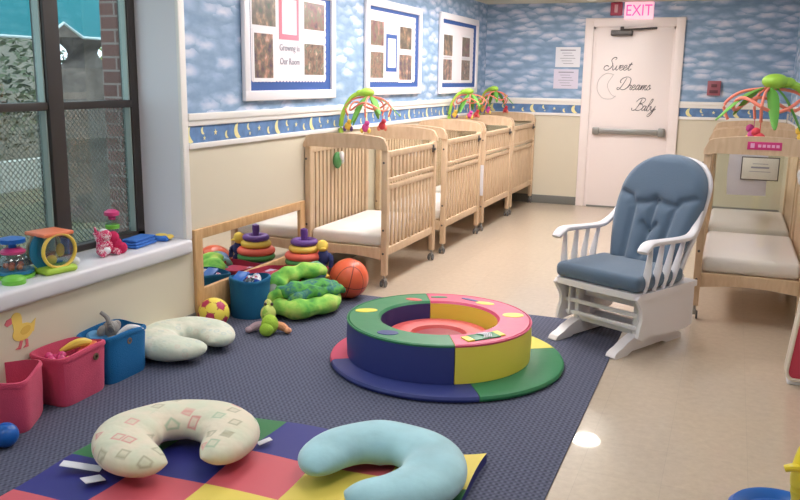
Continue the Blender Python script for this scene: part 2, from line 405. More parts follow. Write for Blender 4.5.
def textobj(name, s, size, m, parent, loc, rot, ext=.001, sx=1):
    cu = bpy.data.curves.new(name, 'FONT'); cu.body = s; cu.size = size; cu.extrude = ext; cu.align_x = 'CENTER'; cu.align_y = 'CENTER'
    o = bpy.data.objects.new(name, cu); COL.objects.link(o)
    me = bpy.data.meshes.new_from_object(o.evaluated_get(bpy.context.evaluated_depsgraph_get())) if False else None
    bpy.context.view_layer.update()
    dg = bpy.context.evaluated_depsgraph_get(); me = bpy.data.meshes.new_from_object(o.evaluated_get(dg)); me.name = name
    bpy.data.objects.remove(o); me.materials.clear(); me.materials.append(m)
    o = bpy.data.objects.new(name, me); COL.objects.link(o); o.parent = parent; o.location = loc; o.rotation_euler = rot; o.scale = (sx, 1, 1)
    return o
BACKROT = (pi/2, 0, 0)          # reads towards -y
LEFTROT = (pi/2, 0, pi/2)       # reads towards +x

# exit sign, strobe, papers, pull station
ex = thing('exit_sign', 'lit white exit sign with glowing pink letters above the white door', 'exit sign', (1.782, D, 2.17))
b = MB(); b.box(-.16, .16, -.06, 0, 0, .19, .01); b.obj('sign_box', emit('lit pink sign face', (255,205,222), .55), ex)
textobj('sign_letters', 'EXIT', .175, emit('lit magenta letters', (255,70,140), 1.1), ex, (0, -.0625, .092), BACKROT, .0015, .82)
al = thing('fire_alarm_strobe', 'dark red fire alarm box beside the exit sign above the door', 'fire alarm', (1.53, D, 2.215))
b = MB(); b.box(-.065, .065, -.045, 0, 0, .145, .008); b.obj('alarm_body', mat('alarm red', (168,52,80), .4), al)
b = MB(); b.box(-.02, .02, -.062, -.044, .03, .12, .006); b.obj('strobe_lens', mat('strobe lens', (215,160,170), .2), al)
ps = thing('fire_pull_station', 'small red pull station on the cloud wallpaper right of the door', 'fire alarm', (2.648, D, 1.34))
b = MB(); b.box(-.07, .07, -.04, 0, 0, .16, .006); b.obj('station_body', mat('faded alarm red', (160,92,104), .4), ps)
b = MB(); b.box(-.045, .045, -.052, -.038, .025, .06, .004); b.box(-.03, .03, -.05, -.038, .09, .125, .004); b.obj('pull_handle', mat('pull handle dark', (105,60,70), .5), ps)
paperm = mat('white paper', (226,226,234), .7); ink = mat('faint print', (150,150,165), .7); pk = mat('paper tinted lilac', (214,208,226), .7)
def notice(lbl, x, z0, z1, m, g):
    n_ = thing('paper_notice', lbl, 'paper', (x, D, z0))
    b = MB(); b.box(-.145, .145, -.004, 0, 0, z1-z0, .001); b.obj('sheet', m, n_)
    b = MB(); h = z1-z0
    for k in range(6): b.box(-.09+.02*(k % 3), .09-.02*((k*2) % 3), -.0055, -.003, h*.82-k*.03, h*.82-k*.03+(.012 if k == 0 else .006))
    b.obj('print', ink, n_)
notice('upper white printed notice on the wallpaper left of the door', 1.0, 1.635, 1.865, paperm, 0)
notice('lower lilac printed notice hanging under another left of the door', .99, 1.385, 1.61, pk, 0)

# ------------------------------------------------------------------ ceiling lamps; the unseen flush panels are added to brighten the room
panelm = emit('added panel diffuser', (255,251,248), 8.6); panelf = emit('brighter added panel diffuser', (255,250,248), 17.5)  # glow of the added panels, stronger to lift the dim far end
lampw = mat('lamp housing', (235,233,225), .5)
ADDED_PANELS = []
for x, y, l_ in ((.95, .7, 'added flush ceiling light panel behind the play rug'), (2.45, 2.3, 'added flush ceiling light panel above the polished floor strip'), (.95, 3.7, 'added flush ceiling light panel above the window toys'),
        (2.45, 5.0, 'added flush ceiling light panel above the glider chair'), (.95, 5.7, 'added flush ceiling light panel above the first left crib'), (.95, 6.95, 'added flush ceiling light panel above the third left crib'), (.95, 8.2, 'added flush ceiling light panel above the farthest left crib')):
    L_ = thing('added_ceiling_light', l_, 'ceiling light', (x, y, H), 0, 'added flush ceiling light panels')
    b = MB(); b.box(-.32, .32, -.62, .62, -.03, 0, .004); b.obj('frame', lampw, L_)
    b = MB(); b.box(-.28, .28, -.58, .58, -.034, -.028, .002); b.obj('diffuser', panelf if y > 5.3 else panelm, L_); ADDED_PANELS.append(L_)
dl = thing('dome_light', 'small bright white dome lamp at the ceiling before the exit door', 'ceiling light', (1.70, 8.6, H))
b = MB(); b.lathe([(0, -.025), (.17, -.025), (.18, 0), (0, 0)], seg=32); b.obj('rim', lampw, dl)
b = MB(); b.lathe([(0, -.085), (.06, -.08), (.11, -.06), (.145, -.026), (0, -.024)], seg=32); b.obj('dome', emit('dome lamp glass', (255,250,240), 60), dl)

sd = thing('smoke_detector', 'small white round detector on the ceiling left of the door', 'smoke detector', (1.36, 9.35, H))
b = MB(); b.lathe([(0,-.045),(.045,-.045),(.06,-.03),(.07,0),(0,0)], seg=28); b.obj('detector_body', lampw, sd)
b = MB(); b.lathe([(.03,-.05),(.034,-.046),(.03,-.043)], seg=20); b.obj('vent_ring', lampw, sd)
# ------------------------------------------------------------------ window_1
wf = mat('dark bronze window frame', (60,54,52), .45, metal=.2); wfl = mat('frame edge strip', (150,165,160), .4)
win = thing('window_1', None, None, (-.3, 0, 0)); struct(win)
b = MB(); T0, T1 = SILL, 2.2
b.box(-.05, .02, WY0, WY1, T0, T0+.035, .004); b.box(-.05, .02, WY0, WY1, T1-.04, T1, .004)
b.box(-.05, .02, WY1-.065, WY1, T0, T1, .004); b.box(-.05, .02, WY0, WY0+.06, T0, T1, .004)
for my in (2.28, 3.29): b.box(-.055, .03, my-.05, my+.05, T0, T1, .005)
SASH = ((WY0+.06, 2.23), (2.33, 3.24), (3.34, WY1-.065))
for y0, y1 in SASH: b.box(-.04, .022, y0, y1, 1.30, 1.34, .004)
b.obj('window_frame', wf, win)
b = MB()
for y0, y1 in SASH:
    b.box(-.03, .012, y1-.012, y1-.004, T0+.03, 1.3); b.box(-.03, .012, y1-.012, y1-.004, 1.34, T1-.04)
b.obj('glazing_strip', wfl, win)
glassm = clear('window glass', (205,214,214), .05, .01)
for y0, y1 in SASH:
    for z0, z1 in ((T0+.03, 1.305), (1.335, T1-.035)):
        b = MB(); b.box(-.022, -.018, y0, y1, z0, z1); b.obj('pane', glassm, win)
# expanded metal security mesh outside the lower sashes
meshm = mat('grey security mesh', (190,190,184), .5, metal=.3)
for y0, y1 in SASH[1:]:
    b = MB(); z0, z1 = T0+.03, 1.30; w = y1-y0; h = z1-z0; sp = .03; r = .0026
    k = -h
    while k < w:
        for sg in (1, -1):
            a0 = max(0, k); a1 = min(w, k+h)
            if a1-a0 > .005:
                p0 = (a0, a0-k); p1 = (a1, a1-k)
                if sg < 0: p0 = (w-p0[0], p0[1]); p1 = (w-p1[0], p1[1])
                b.sweep([(-.045, y0+p0[0], z0+p0[1]), (-.045, y0+p1[0], z0+p1[1])], r, seg=4, up=(1,0,0))
        k += sp
    b.obj('security_mesh', meshm, win)

# ------------------------------------------------------------------ outside
def out(name, lbl, cat, b, m, kind=None):
    o = b.obj(name, m); tag(o, lbl, cat, None, kind); return o
b = MB(); b.box(-14, -.36, -6, 22, -.5, -.3)
struct(b.obj('ground_outside', mat('dry ground and grass', (112,108,84), .95, var=.35, vscale=2.5), angle=0))
br, n, bb = nt('brick pier'); tx = n.nodes.new('ShaderNodeTexBrick'); tc = n.nodes.new('ShaderNodeTexCoord'); mp = n.nodes.new('ShaderNodeMapping')
mp.inputs['Rotation'].default_value = (pi/2, 0, 0)
n.links.new(tc.outputs['Object'], mp.inputs[0]); n.links.new(mp.outputs[0], tx.inputs['Vector']); tx.inputs['Scale'].default_value = 1
tx.inputs['Brick Width'].default_value = .2; tx.inputs['Row Height'].default_value = .075; tx.inputs['Mortar Size'].default_value = .006
tx.inputs['Color1'].default_value = lin((140,96,88)); tx.inputs['Color2'].default_value = lin((118,82,76)); tx.inputs['Mortar'].default_value = lin((165,150,145))
n.links.new(tx.outputs['Color'], bb.inputs['Base Color']); bb.inputs['Roughness'].default_value = .9
b = MB(); b.box(-.50, -.36, WY1-.03, WY1+.5, -.3, 2.9); struct(b.obj('wall_outside', br, angle=0))
# teal shade canopy over posts
cp = thing('shade_canopy', 'teal fabric shade canopy with a pointed white edge outside the window', 'canopy', (-2.0, 4.6, 0))
teal = mat('teal canvas', (30,124,132), .8)
b = MB(); ed = [(-2.6, 1.80), (-1.3, 1.775), (-.02, 1.735), (.42, 1.735), (.62, 1.86), (.82, 1.76), (1.2, 1.76), (1.9, 1.77)]
for k in range(len(ed)-1):
    (y0, z0), (y1, z1) = ed[k], ed[k+1]
    b.b.faces.new([b.b.verts.new(v) for v in ((0, y0, z0), (0, y1, z1), (-.9, y1, 3.0), (-.9, y0, 3.0))])
    b.b.faces.new([b.b.verts.new(v) for v in ((-.02, y0, z0), (-.02, y1, z1), (-.93, y1, 3.0), (-.93, y0, 3.0))])
b.obj('canopy_cloth', teal, cp)
b = MB(); b.sweep([(0.005, y0, z0) for y0, z0 in ed], .012, seg=6); b.obj('canopy_edge', mat('white canvas hem', (225,235,235), .7), cp)
b = MB(); b.sweep([(-.45, -2.4, -.3), (-.45, -2.4, 2.35)], .03, seg=8); b.sweep([(-.45, 1.8, -.3), (-.45, 1.8, 2.35)], .03, seg=8); b.obj('canopy_post', steel, cp)
bark = mat('tree bark', (122,108,100), .95, var=.35, vscale=5, bump=.6, bscale=12)
for (x, y, r, lbl) in ((-4.6, 8.3, .40, 'thick grey brown tree trunk behind the window mullion'), (-6.6, 8.0, .3, 'slimmer tree trunk far outside the left pane')):
    tr = thing('tree', lbl, 'tree', (x, y, -.3))
    b = MB(); b.sweep(smoothpath([(0,0,0), (.03,.02,1), (-.05,.05,2.2), (.05,0,4.4)], 4), lerpl([r*1.3, r, r*.9, r*.85, r*.8], 13), seg=14); b.obj('trunk', bark, tr)
leafm = mat('sunlit foliage', (188,205,120), .7, var=.5, vscale=8)
leafd = mat('dull foliage', (96,104,78), .8, var=.4, vscale=8)
def foliage(name, lbl, c, R, n, m, cat='shrub'):
    b = MB(); rnd = random.Random(hash(lbl) % 1000 if False else len(lbl))
    for k in range(n):
        d = Vector((rnd.gauss(0,1), rnd.gauss(0,1), rnd.gauss(0,1))).normalized()*rnd.random()**.4
        p = Vector((d.x*R[0], d.y*R[1], d.z*R[2])); a = rnd.random()*6.28; e = rnd.random()*1.5-.7; l = .07+.06*rnd.random()
        u = Vector((cos(a)*cos(e), sin(a)*cos(e), sin(e))); w = u.cross(Vector((rnd.random(), rnd.random(), .3))).normalized()*l*.35
        q = [p-u*l, p+w, p+u*l, p-w]
        b._f([b.b.verts.new(v) for v in q])
    o = b.obj(name, m, fixn=False, angle=0); o.location = c; tag(o, lbl, cat); return o
foliage('bush', 'bright sunlit bush seen through the right window pane', (-6.4, 11.6, .9), (.9,1.1,1.25), 1500, leafm)
foliage('bush', 'dull green hedge low outside the left pane', (-5.0, 5.4, .2), (.7,1.8,.55), 900, leafd)
foliage('bush', 'leafy shrub at the far left outside behind mesh', (-7.0, 6.5, 1.7), (.8,1.2,.7), 500, leafd)
tag(MB().box(-12, -11, 1, 14.6, -.3, 5.5).obj('house_wall', mat('taupe render', (150,142,130), .9, var=.15, vscale=1.2)), 'dim taupe house wall far outside the window', 'wall')
foliage('bush', 'broad dull hedge far behind the yard wall outside', (-9.5, 9.0, 1.3), (.9,5.0,1.6), 4200, leafd)
whitew = mat('pale pavement kerb', (225,225,220), .7); redw = mat('faded red bench paint', (176,96,96), .7)
out('low_wall', 'long pale low wall running across the yard outside', 'wall', MB().box(-7.4, -7.2, 3, 16, -.3, .15), mat('yard wall render', (205,203,196), .8))
bn = thing('garden_bench', 'faded red slatted bench in the yard outside the window', 'bench', (-3.6, 4.9, -.3))
b = MB(); b.box(-.2, .2, -.8, .8, .42, .46, .01); b.obj('bench_seat', redw, bn)
b = MB(); [b.box(-.24, -.2, -.8, .8, z, z+.09, .01) for z in (.55, .68, .81)]; b.obj('bench_back', redw, bn)
for y_ in (-.7, .7):
    b = MB(); b.box(-.22, -.16, y_-.03, y_+.03, 0, .88); b.box(.14, .2, y_-.03, y_+.03, 0, .43); b.obj('bench_leg', dark, bn)

# ------------------------------------------------------------------ posters on the left wall
navy = mat('navy poster board', (48,84,150), .7); pwhite = mat('white poster frame', (232,228,232), .4); pcard = mat('cream card', (230,222,226), .7)
pinkb = mat('pink card border', (224,130,150), .7)
def photo_mat(name, cols, sc_, seed):
    m, n, b = nt(name); b.inputs['Roughness'].default_value = .35; L = n.links
    tc = n.nodes.new('ShaderNodeTexCoord'); mp = n.nodes.new('ShaderNodeMapping'); mp.inputs['Location'].default_value = (seed, seed*2.3, seed*1.7); L.new(tc.outputs['Object'], mp.inputs[0])
    no = n.nodes.new('ShaderNodeTexNoise'); no.inputs['Scale'].default_value = sc_; no.inputs['Detail'].default_value = 5; L.new(mp.outputs[0], no.inputs['Vector'])
    r = n.nodes.new('ShaderNodeValToRGB'); e = r.color_ramp.elements
    while len(e) < len(cols): e.new(.5)
    for k, c in enumerate(cols): e[k].position = .30+.4*k/(len(cols)-1); e[k].color = lin(c)
    L.new(no.outputs['Fac'], r.inputs['Fac']); L.new(r.outputs[0], b.inputs['Base Color']); return m
PH = [photo_mat('photo print %d' % i, c, s_, i*3.1) for i, (c, s_) in enumerate((
    (((56,60,96),(110,84,84),(120,112,96),(176,128,112),(206,176,160)), 17), (((70,84,64),(104,88,78),(128,112,92),(196,148,120)), 15),
    (((80,66,66),(112,96,84),(150,116,100),(92,104,90),(200,170,150)), 19), (((66,62,76),(130,86,86),(112,110,88),(176,120,120)), 14)))]
def poster(y0, y1, z0, z1, lbl, photos, cards, first):
    w, h = y1-y0, z1-z0
    P = thing('picture_board', lbl, 'picture board', (.003, y0, z0))
    b = MB(); f = .065
    b.box(0, .03, 0, w, 0, f, .006); b.box(0, .03, 0, w, h-f, h, .006); b.box(0, .03, 0, f, f*.9, h-f*.9, .006); b.box(0, .03, w-f, w, f*.9, h-f*.9, .006)
    b.obj('frame', pwhite, P)
    b = MB(); b.box(0, .012, f*.8, w-f*.8, f*.8, h-f*.8); b.obj('navy_backing', navy, P)
    a0, a1, c0, c1 = first
    poly = [(a0, c0)]; n = int((a1-a0)/.045)
    for k in range(n):
        for q in range(5):
            t_ = (k+q/5)/n; poly.append((a0+(a1-a0)*t_, c0-.012*sin(pi*q/5)))
    poly.append((a1, c0)); n = int((c1-c0)/.05)
    for k in range(n):
        for q in range(5): poly.append((a1+.010*sin(pi*q/5), c0+(c1-c0)*(k+q/5)/n))
    poly.append((a1, c1))
    poly.append((a0, c1))
    b = MB(); b.prism(poly, .012, .015, 'x'); b.obj('scalloped_card', pcard, P)
    for i, (pa0, pa1, pc0, pc1) in enumerate(photos):
        b = MB(); b.box(.015, .017, pa0-.02, pa1+.02, pc0-.025, pc1+.025); m_ = b.obj('photo_mount', pwhite, P)
        b = MB(); b.box(.017, .0185, pa0, pa1, pc0, pc1); b.obj('photo', PH[(i+int(y0)) % 4], m_)
    for (pa0, pa1, pc0, pc1, m_) in cards:
        b = MB(); b.box(.015, .0175, pa0, pa1, pc0, pc1); q = b.obj('card', m_, P)
        b = MB(); b.box(.0175, .019, pa0+.035, pa1-.035, pc0+.035, pc1-.035); b.obj('card_sheet', paperm, q)
    return P
# board 1 : y 4.57-5.84, z 1.33-2.13
P1 = poster(4.565, 5.85, 1.325, 2.10, 'largest picture board, nearest the window, with pink bordered card and children photos',
       [(.13, .36, .145, .425), (.11, .40, .475, .66), (.80, 1.10, .17, .385), (.80, 1.11, .485, .67)], [(.45, .72, .40, .70, pinkb)], (.094, 1.13, .13, .70))
textobj('board_lettering', 'Growing In', .062, ink, P1, (.018, .59, .345), LEFTROT, .0005)
textobj('board_lettering', 'Our Room', .062, ink, P1, (.018, .59, .255), LEFTROT, .0005)
poster(6.43, 7.74, 1.335, 2.13, 'middle picture board with four photos round a navy edged card',
       [(.10, .38, .145, .36), (.10, .38, .415, .615), (.75, 1.06, .13, .355), (.76, 1.05, .405, .60)], [(.44, .69, .20, .52, navy)], (.07, 1.15, .12, .70))
poster(8.30, 9.655, 1.325, 2.15, 'farthest picture board beside the room corner with four dark photos',
       [(.12, .41, .142, .355), (.12, .41, .394, .606), (.75, 1.06, .142, .36), (.76, 1.04, .40, .607)], [], (.07, 1.18, .12, .72))

# ------------------------------------------------------------------ wall mirror
mr = thing('wall_mirror', 'long low pine framed mirror on the wall behind the toy baskets', 'mirror', (.0, 3.995, .065))
mw = 5.355-3.995; mh = .596-.065
b = MB(); b.box(0, .022, .0, .075, 0, mh, .004); b.box(0, .022, mw-.075, mw, 0, mh, .004); b.box(.0, .0215, .07, mw-.07, mh-.06, mh, .004); b.box(0, .0215, .07, mw-.07, 0, .17, .004)
b.obj('mirror_frame', pine, mr)
b = MB(); b.box(.002, .008, .07, mw-.07, .165, mh-.055)
mm = mat('mirror glass', (225,228,226), .02, metal=1); b.obj('mirror_glass', mm, mr)

# ------------------------------------------------------------------ rugs, mats
b = MB(); b.box(.012, 2.366, YN+.02, 5.105, 0, .008, .003); tag(b.obj('rug', rugm), 'large ribbed blue grey rug covering the floor by the window', 'rug')
cols = {0: mat('mat yellow', (232,208,96), .5), 1: mat('mat green', (52,120,72), .5), 2: mat('mat blue', (42,46,128), .5, bump=.05, bscale=12), 3: mat('mat red', (208,92,104), .5)}
pm = MB(); X0 = .59; Y1 = 2.955; S = .302; rnd = random.Random(3)
NS = 5; sub = 8
def matz(x, y): 
    u = (x-X0)/(NS*S); 
    z = .022+.004*sin(9*x+4*y)*sin(7*y-3*x)
    if u > .93: z += .03*((u-.93)/.07)**1*(.4+.6*max(0, sin((Y1-y)*5+1.2)))
    return z
vt = {}
for i in range(NS*sub+1):
    for j in range(NS*sub+1):
        x = X0+i*S/sub; y = Y1-j*S/sub
        dx = .008*sin(j*.35+i*.1); dy = .006*sin(i*.4)
        vt[i, j] = (x+dx+(.0), y+dy, matz(x, y))
top = {k: pm.b.verts.new(v) for k, v in vt.items()}
bot = {k: pm.b.verts.new((v[0], v[1], .009)) for k, v in vt.items() if k[0] in (0, NS*sub) or k[1] in (0, NS*sub)}
for i in range(NS*sub):
    for j in range(NS*sub):
        c, r = i//sub, j//sub; pm.mi = (c+r) % 4
        pm._f([top[i, j], top[i, j+1], top[i+1, j+1], top[i+1, j]])
pm.mi = 2; N = NS*sub
for k in range(N):
    pm._f([top[k, 0], top[k+1, 0], bot[k+1, 0], bot[k, 0]]); pm._f([top[k+1, N], top[k, N], bot[k, N], bot[k+1, N]])
    pm._f([top[0, k+1], top[0, k], bot[0, k], bot[0, k+1]]); pm._f([top[N, k], top[N, k+1], bot[N, k+1], bot[N, k]])
tag(pm.obj('play_mat', [cols[k] for k in range(4)], fixn=True), 'checkered play mat in red, blue, yellow and green squares', 'play mat')

# round pad and drum
vin = lambda n_, c: mat('vinyl '+n_, c, .42, bump=.12, bscale=14)
vB, vG, vY, vR, vP = vin('blue', (50,60,126)), vin('green', (48,128,84)), vin('yellow', (236,220,84)), vin('coral', (214,88,86)), vin('pink', (208,74,112))
rd = thing('round_floor_pad', 'flat round padded mat in blue, green, yellow and pink under the drum', 'play mat', (1.561, 4.047, .008))
for a, m_ in ((-147, vB), (-57, vG), (33, vY), (123, vP)):
    b = MB(); b.lathe([(0, 0), (.60, 0), (.617, .008), (.621, .02), (.615, .032), (.60, .038), (0, .04)], seg=28, a0=radians(a)+.003, a1=radians(a+90)-.003); b.obj('pad_quarter', m_, rd)
dr = thing('foam_ring', 'big round foam ring, half blue and green, half yellow and pink', 'soft play ring', (1.515, 4.045, .048))
RO, RI, HH = .487, .31, .195
for a0, mo, mt, nm in ((118, vB, vG, 'green topped blue half'), (298, vY, vP, 'pink topped yellow half')):
    b = MB(); A0, A1 = radians(a0)+.004, radians(a0+180)-.004
    prof = [(RO, 0), (RO+.004, HH*.5), (RO, HH-.012), (RO-.012, HH), (RI+.012, HH+.001), (RI, HH-.012), (RI, 0)]
    b.lathe(prof+[prof[0]], seg=40, a0=A0, a1=A1)
    b.b.faces.ensure_lookup_table()
    for f in b.b.faces:
        c = f.calc_center_median(); f.material_index = 1 if c.z > HH-.007 and len(f.verts) == 4 else 0
    o = b.obj('ring_half', [mo, mt], dr); o['label'] = nm
    b = MB()
    pts = [(RO*cos(t_), RO*sin(t_), HH-.004) for t_ in [A0+(A1-A0)*k/40 for k in range(41)]]; b.sweep(pts, .004, seg=6); b.obj('piping', mt, o)
rc = thing('foam_cushion', 'coral red round cushion with a dark red pit, inside the foam ring', 'cushion', (1.515, 4.045, .049))
MB().lathe([(.135, .0), (.135, .085), (.15, .105), (.2, .112), (.27, .105), (.296, .085), (.30, .05), (.30, 0), (.135, 0)], seg=48).obj('cushion_ring', vR, rc)
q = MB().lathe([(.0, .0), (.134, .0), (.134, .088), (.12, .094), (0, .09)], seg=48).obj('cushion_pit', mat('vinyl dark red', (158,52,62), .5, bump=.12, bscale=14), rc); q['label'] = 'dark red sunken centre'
import math as _m
def ontop(px, py): return (px-1.515, py-4.045)
APP = [((-.40,-.05), (.062,.036), vY, .5), ((-.245,.27), (.05,.026), vR, 0), ((-.13,.38), (.05,.02), vG, .4), ((.05,.40), (.06,.016), vB, -.3), ((.15,.36), (.055,.026), vY, 0), ((.355,.19), (.058,.04), vY, .4), ((-.14,-.375), (.055,.038), vB, .2)]
for (px, py), (rx, ry), m_, rz in APP:
    b = MB(); b.lathe([(0, 0), (1, 0), (.97, .7), (0, 1)], seg=24, M=Matrix.Translation((px, py, HH-.001)) @ Matrix.Rotation(rz, 4, 'Z') @ Matrix.Diagonal((rx, ry, .006, 1))); b.obj('sewn_spot', m_, dr)
b = MB(); Mx = Matrix.Translation((.315, -.24, HH)) @ Matrix.Rotation(.85, 4, 'Z'); b.box(-.075, .075, -.042, .042, -.001, .006, .002, Mx); pp = b.obj('sewn_patch', vG, dr)
b = MB(); b.box(-.115, -.075, -.042, .03, -.001, .007, .002, Mx); b.obj('patch_end', vY, pp); b = MB(); b.box(.075, .11, -.03, .042, -.001, .007, .002, Mx); b.obj('patch_end', vY, pp)
b = MB(); [b.sweep(smoothpath([(-.01*k, -.035, .008), (.02-.01*k, 0, .012), (-.01*k, .035, .008)], 4), .003, seg=6) for k in range(-2, 3)]
for v in b.b.verts: v.co = Mx @ v.co
b.obj('laces', [mat('white lace', (220,220,225), .7)], pp)

# ------------------------------------------------------------------ nursing pillows
def pillow(name, lbl, cx, cy, ang, Rc, r, h, m, half=2.25, taper=(.62,.9,1.05,1.0,1.05,.9,.62), z0=.03, tags=(), rz=0):
    """ang = direction (deg) the gap faces"""
    P = thing(name, lbl, 'pillow', (cx, cy, z0))
    n = 44; g = radians(ang); pts = []; A = []; B = []
    tp = lerpl(list(taper), n)
    for k in range(n):
        t_ = k/(n-1); a = g+pi+half*(2*t_-1)
        pts.append((Rc*cos(a), Rc*sin(a), h+.004)); q = tp[k]
        e = min(t_, 1-t_)/.11; cap = sqrt(max(0.0004, 1-(1-min(1, e))**2)) if e < 1 else 1
        wob = 1+.03*sin(9*t_*pi+1)
        A.append(r*q*cap*wob); B.append(h*q*cap*(1+.03*sin(13*t_*pi)))
    b = MB(); b.sweep(pts, A, B, seg=20, power=.92)
    for v in b.b.verts:
        if v.co.z < .012: v.co.z = .004+(v.co.z)*.15
    b.obj('pillow_body', m, P, sub=1)
    for (tx, ty, trz, w, l) in tags:
        bb = MB(); bb.box(-w/2, w/2, 0, l, 0, .003, .001, Matrix.Translation((tx, ty, .004)) @ Matrix.Rotation(trz, 4, 'Z') @ Matrix.Rotation(.15, 4, 'X')); bb.obj('care_tag', paperm, P)
    return P
def print_mat(name, base, marks, scale, thr=.16, ring=False):
    m, n, b = nt(name); L = n.links; b.inputs['Roughness'].default_value = .9; b.inputs['Sheen Weight'].default_value = .2
    tc = n.nodes.new('ShaderNodeTexCoord'); v = n.nodes.new('ShaderNodeTexVoronoi'); v.inputs['Scale'].default_value = scale; v.inputs['Randomness'].default_value = .6
    L.new(tc.outputs['Object'], v.inputs['Vector'])
    if ring: v.distance = 'CHEBYCHEV'
    no = n.nodes.new('ShaderNodeTexNoise'); no.inputs['Scale'].default_value = 9; L.new(tc.outputs['Object'], no.inputs['Vector'])
    r0 = n.nodes.new('ShaderNodeValToRGB'); r0.color_ramp.elements[0].color = lin(base[0]); r0.color_ramp.elements[1].color = lin(base[1])
    r0.color_ramp.elements[0].position = .4; r0.color_ramp.elements[1].position = .62; L.new(no.outputs['Fac'], r0.inputs['Fac'])
    rc_ = n.nodes.new('ShaderNodeValToRGB'); rc_.color_ramp.interpolation = 'CONSTANT'; e = rc_.color_ramp.elements
    while len(e) < len(marks): e.new(.5)
    for i, c in enumerate(marks): e[i].position = i/len(marks); e[i].color = lin(c)
    sp = n.nodes.new('ShaderNodeSeparateColor'); L.new(v.outputs['Color'], sp.inputs[0]); L.new(sp.outputs[1], rc_.inputs['Fac'])
    band = n.nodes.new('ShaderNodeValToRGB'); e = band.color_ramp.elements
    e[0].position = 0; e[0].color = (.35,.35,.35,1); e[1].position = thr; e[1].color = (.95,.95,.95,1)
    x = e.new(thr*.6); x.color = (.15,.15,.15,1)
    x = e.new(min(.99, thr*1.35)); x.color = (0,0,0,1)
    L.new(v.outputs['Distance'], band.inputs['Fac'])
    mx = n.nodes.new('ShaderNodeMixRGB'); L.new(band.outputs[0], mx.inputs[0]); L.new(r0.outputs[0], mx.inputs[1]); L.new(rc_.outputs[0], mx.inputs[2])
    L.new(mx.outputs[0], b.inputs['Base Color'])
    bp = n.nodes.new('ShaderNodeBump'); bp.inputs['Strength'].default_value = .35; bp.inputs['Distance'].default_value = .02
    n2 = n.nodes.new('ShaderNodeTexNoise'); n2.inputs['Scale'].default_value = 16; L.new(tc.outputs['Object'], n2.inputs['Vector']); L.new(n2.outputs['Fac'], bp.inputs['Height']); L.new(bp.outputs[0], b.inputs['Normal'])
    return m
cotA = print_mat('cream cotton with pink stamps', ((226,214,192),(214,214,190)), ((214,140,134),(176,170,142),(222,160,150),(170,190,160)), 11, .2, True)
cotC = print_mat('pale sage cotton', ((222,222,206),(206,214,196)), ((200,212,198),(214,206,190),(196,206,200)), 22, .3)
minky = mat('pale blue minky plush', (158,202,212), .9, bump=.35, bscale=14, var=.12, vscale=7, sheen=.4)
pillow('nursing_pillow', 'cream nursing pillow with pink stamp print on the checkered mat', .995, 2.475, -47, .20, .13, .072, cotA, half=2.85, taper=(.6,.85,1.0,.92,1.0,.85,.6),
       tags=((-.20,-.20,1.95,.045,.15), (-.15,-.25,2.7,.055,.075), (.22,.22,-.6,.03,.06)))
pillow('nursing_pillow', 'fluffy pale blue nursing pillow on the checkered mat', 1.785, 2.575, -121, .212, .118, .068, minky, half=2.75)
pillow('nursing_pillow', 'pale sage nursing pillow on the rug under the window wall', .225, 3.60, -8, .165, .125, .066, cotC, half=3.0, z0=.01)

# ------------------------------------------------------------------ baskets
def superpoly(cx, cy, hx, hy, n=40, p=4, wob=0, ph=0, rot=0):
    out_ = []
    for k in range(n):
        a = 2*pi*k/n; c, s_ = cos(a), sin(a); r = 1/((abs(c)**p+abs(s_)**p)**(1/p)); r *= 1+wob*sin(3*a+ph)
        x, y = hx*r*c, hy*r*s_; out_.append((cx+x*cos(rot)-y*sin(rot), cy+x*sin(rot)+y*cos(rot)))
    return out_
def basket(lbl, x, y, hx, hy, h, m, rot=0, p=5, flare=1.06, wob=.02, ph=0, mi=None, z0=.008):
    Bk = thing('fabric_basket', lbl, 'basket', (x, y, z0))
    b = MB(); N = 48; t = .008; R = []
    for (f, z, dt) in ((.93, 0, 0), (.97, .015, 0), (1.0, h*.5, 0), (flare, h, 0), (flare, h+.002, t), (1.0, h*.5, t), (.95, .02, t)):
        ring = superpoly(0, 0, hx*f-dt, hy*f-dt, N, p, wob*z/h, ph, rot)
        R.append([(q[0], q[1], z+(.008*sin(4*pi*k/N+ph) if z > h*.9 else 0)) for k, q in enumerate(ring)])
    b.rings(R, True, True); b.obj('basket_shell', m, Bk)
    b = MB(); rr = superpoly(0, 0, hx*flare+.001, hy*flare+.001, N, p, wob, ph, rot); b.sweep([(q[0], q[1], h-.012+.008*sin(4*pi*k/N+ph)) for k, q in enumerate(rr)], .003, .010, seg=6, closed=True); b.obj('rim_band', m, Bk)
    return Bk
bpink = mat('raspberry canvas', (208,72,108), .85, bump=.3, bscale=200, sheen=.1, var=.08, vscale=10); bblue = mat('ocean blue canvas', (14,106,166), .85, bump=.3, bscale=200)
bteal = mat('teal blue canvas', (18,100,144), .85, bump=.3, bscale=200)
k1 = basket('raspberry fabric basket at the left edge, partly out of frame', .085, 2.50, .135, .135, .23, bpink, rot=.5, p=6, flare=1.0)
k2 = basket('raspberry fabric basket holding toys below the duck decal', .112, 2.86, .095, .145, .235, bpink, rot=.03, p=7, ph=1)
k3 = basket('blue square fabric basket holding a grey elephant', .106, 3.165, .10, .145, .235, bblue, rot=0, p=6, ph=2)
for k_, (x_, y_, z_) in ((k2, (.103, .06, .185)), (k3, (.103, -.005, .19))):
    b = MB(); Mg = Matrix.Translation((x_, y_, z_)) @ Matrix.Rotation(pi/2, 4, 'Y'); b.lathe([(.007, -.002), (.007, .004), (.016, .004), (.017, -.002)], seg=20, M=Mg); b.lathe([(0, 0), (.007, .0)], seg=12, M=Mg)
    g_ = b.obj('grommet', mat('antique brass', (140,120,96), .4, metal=.6), k_)
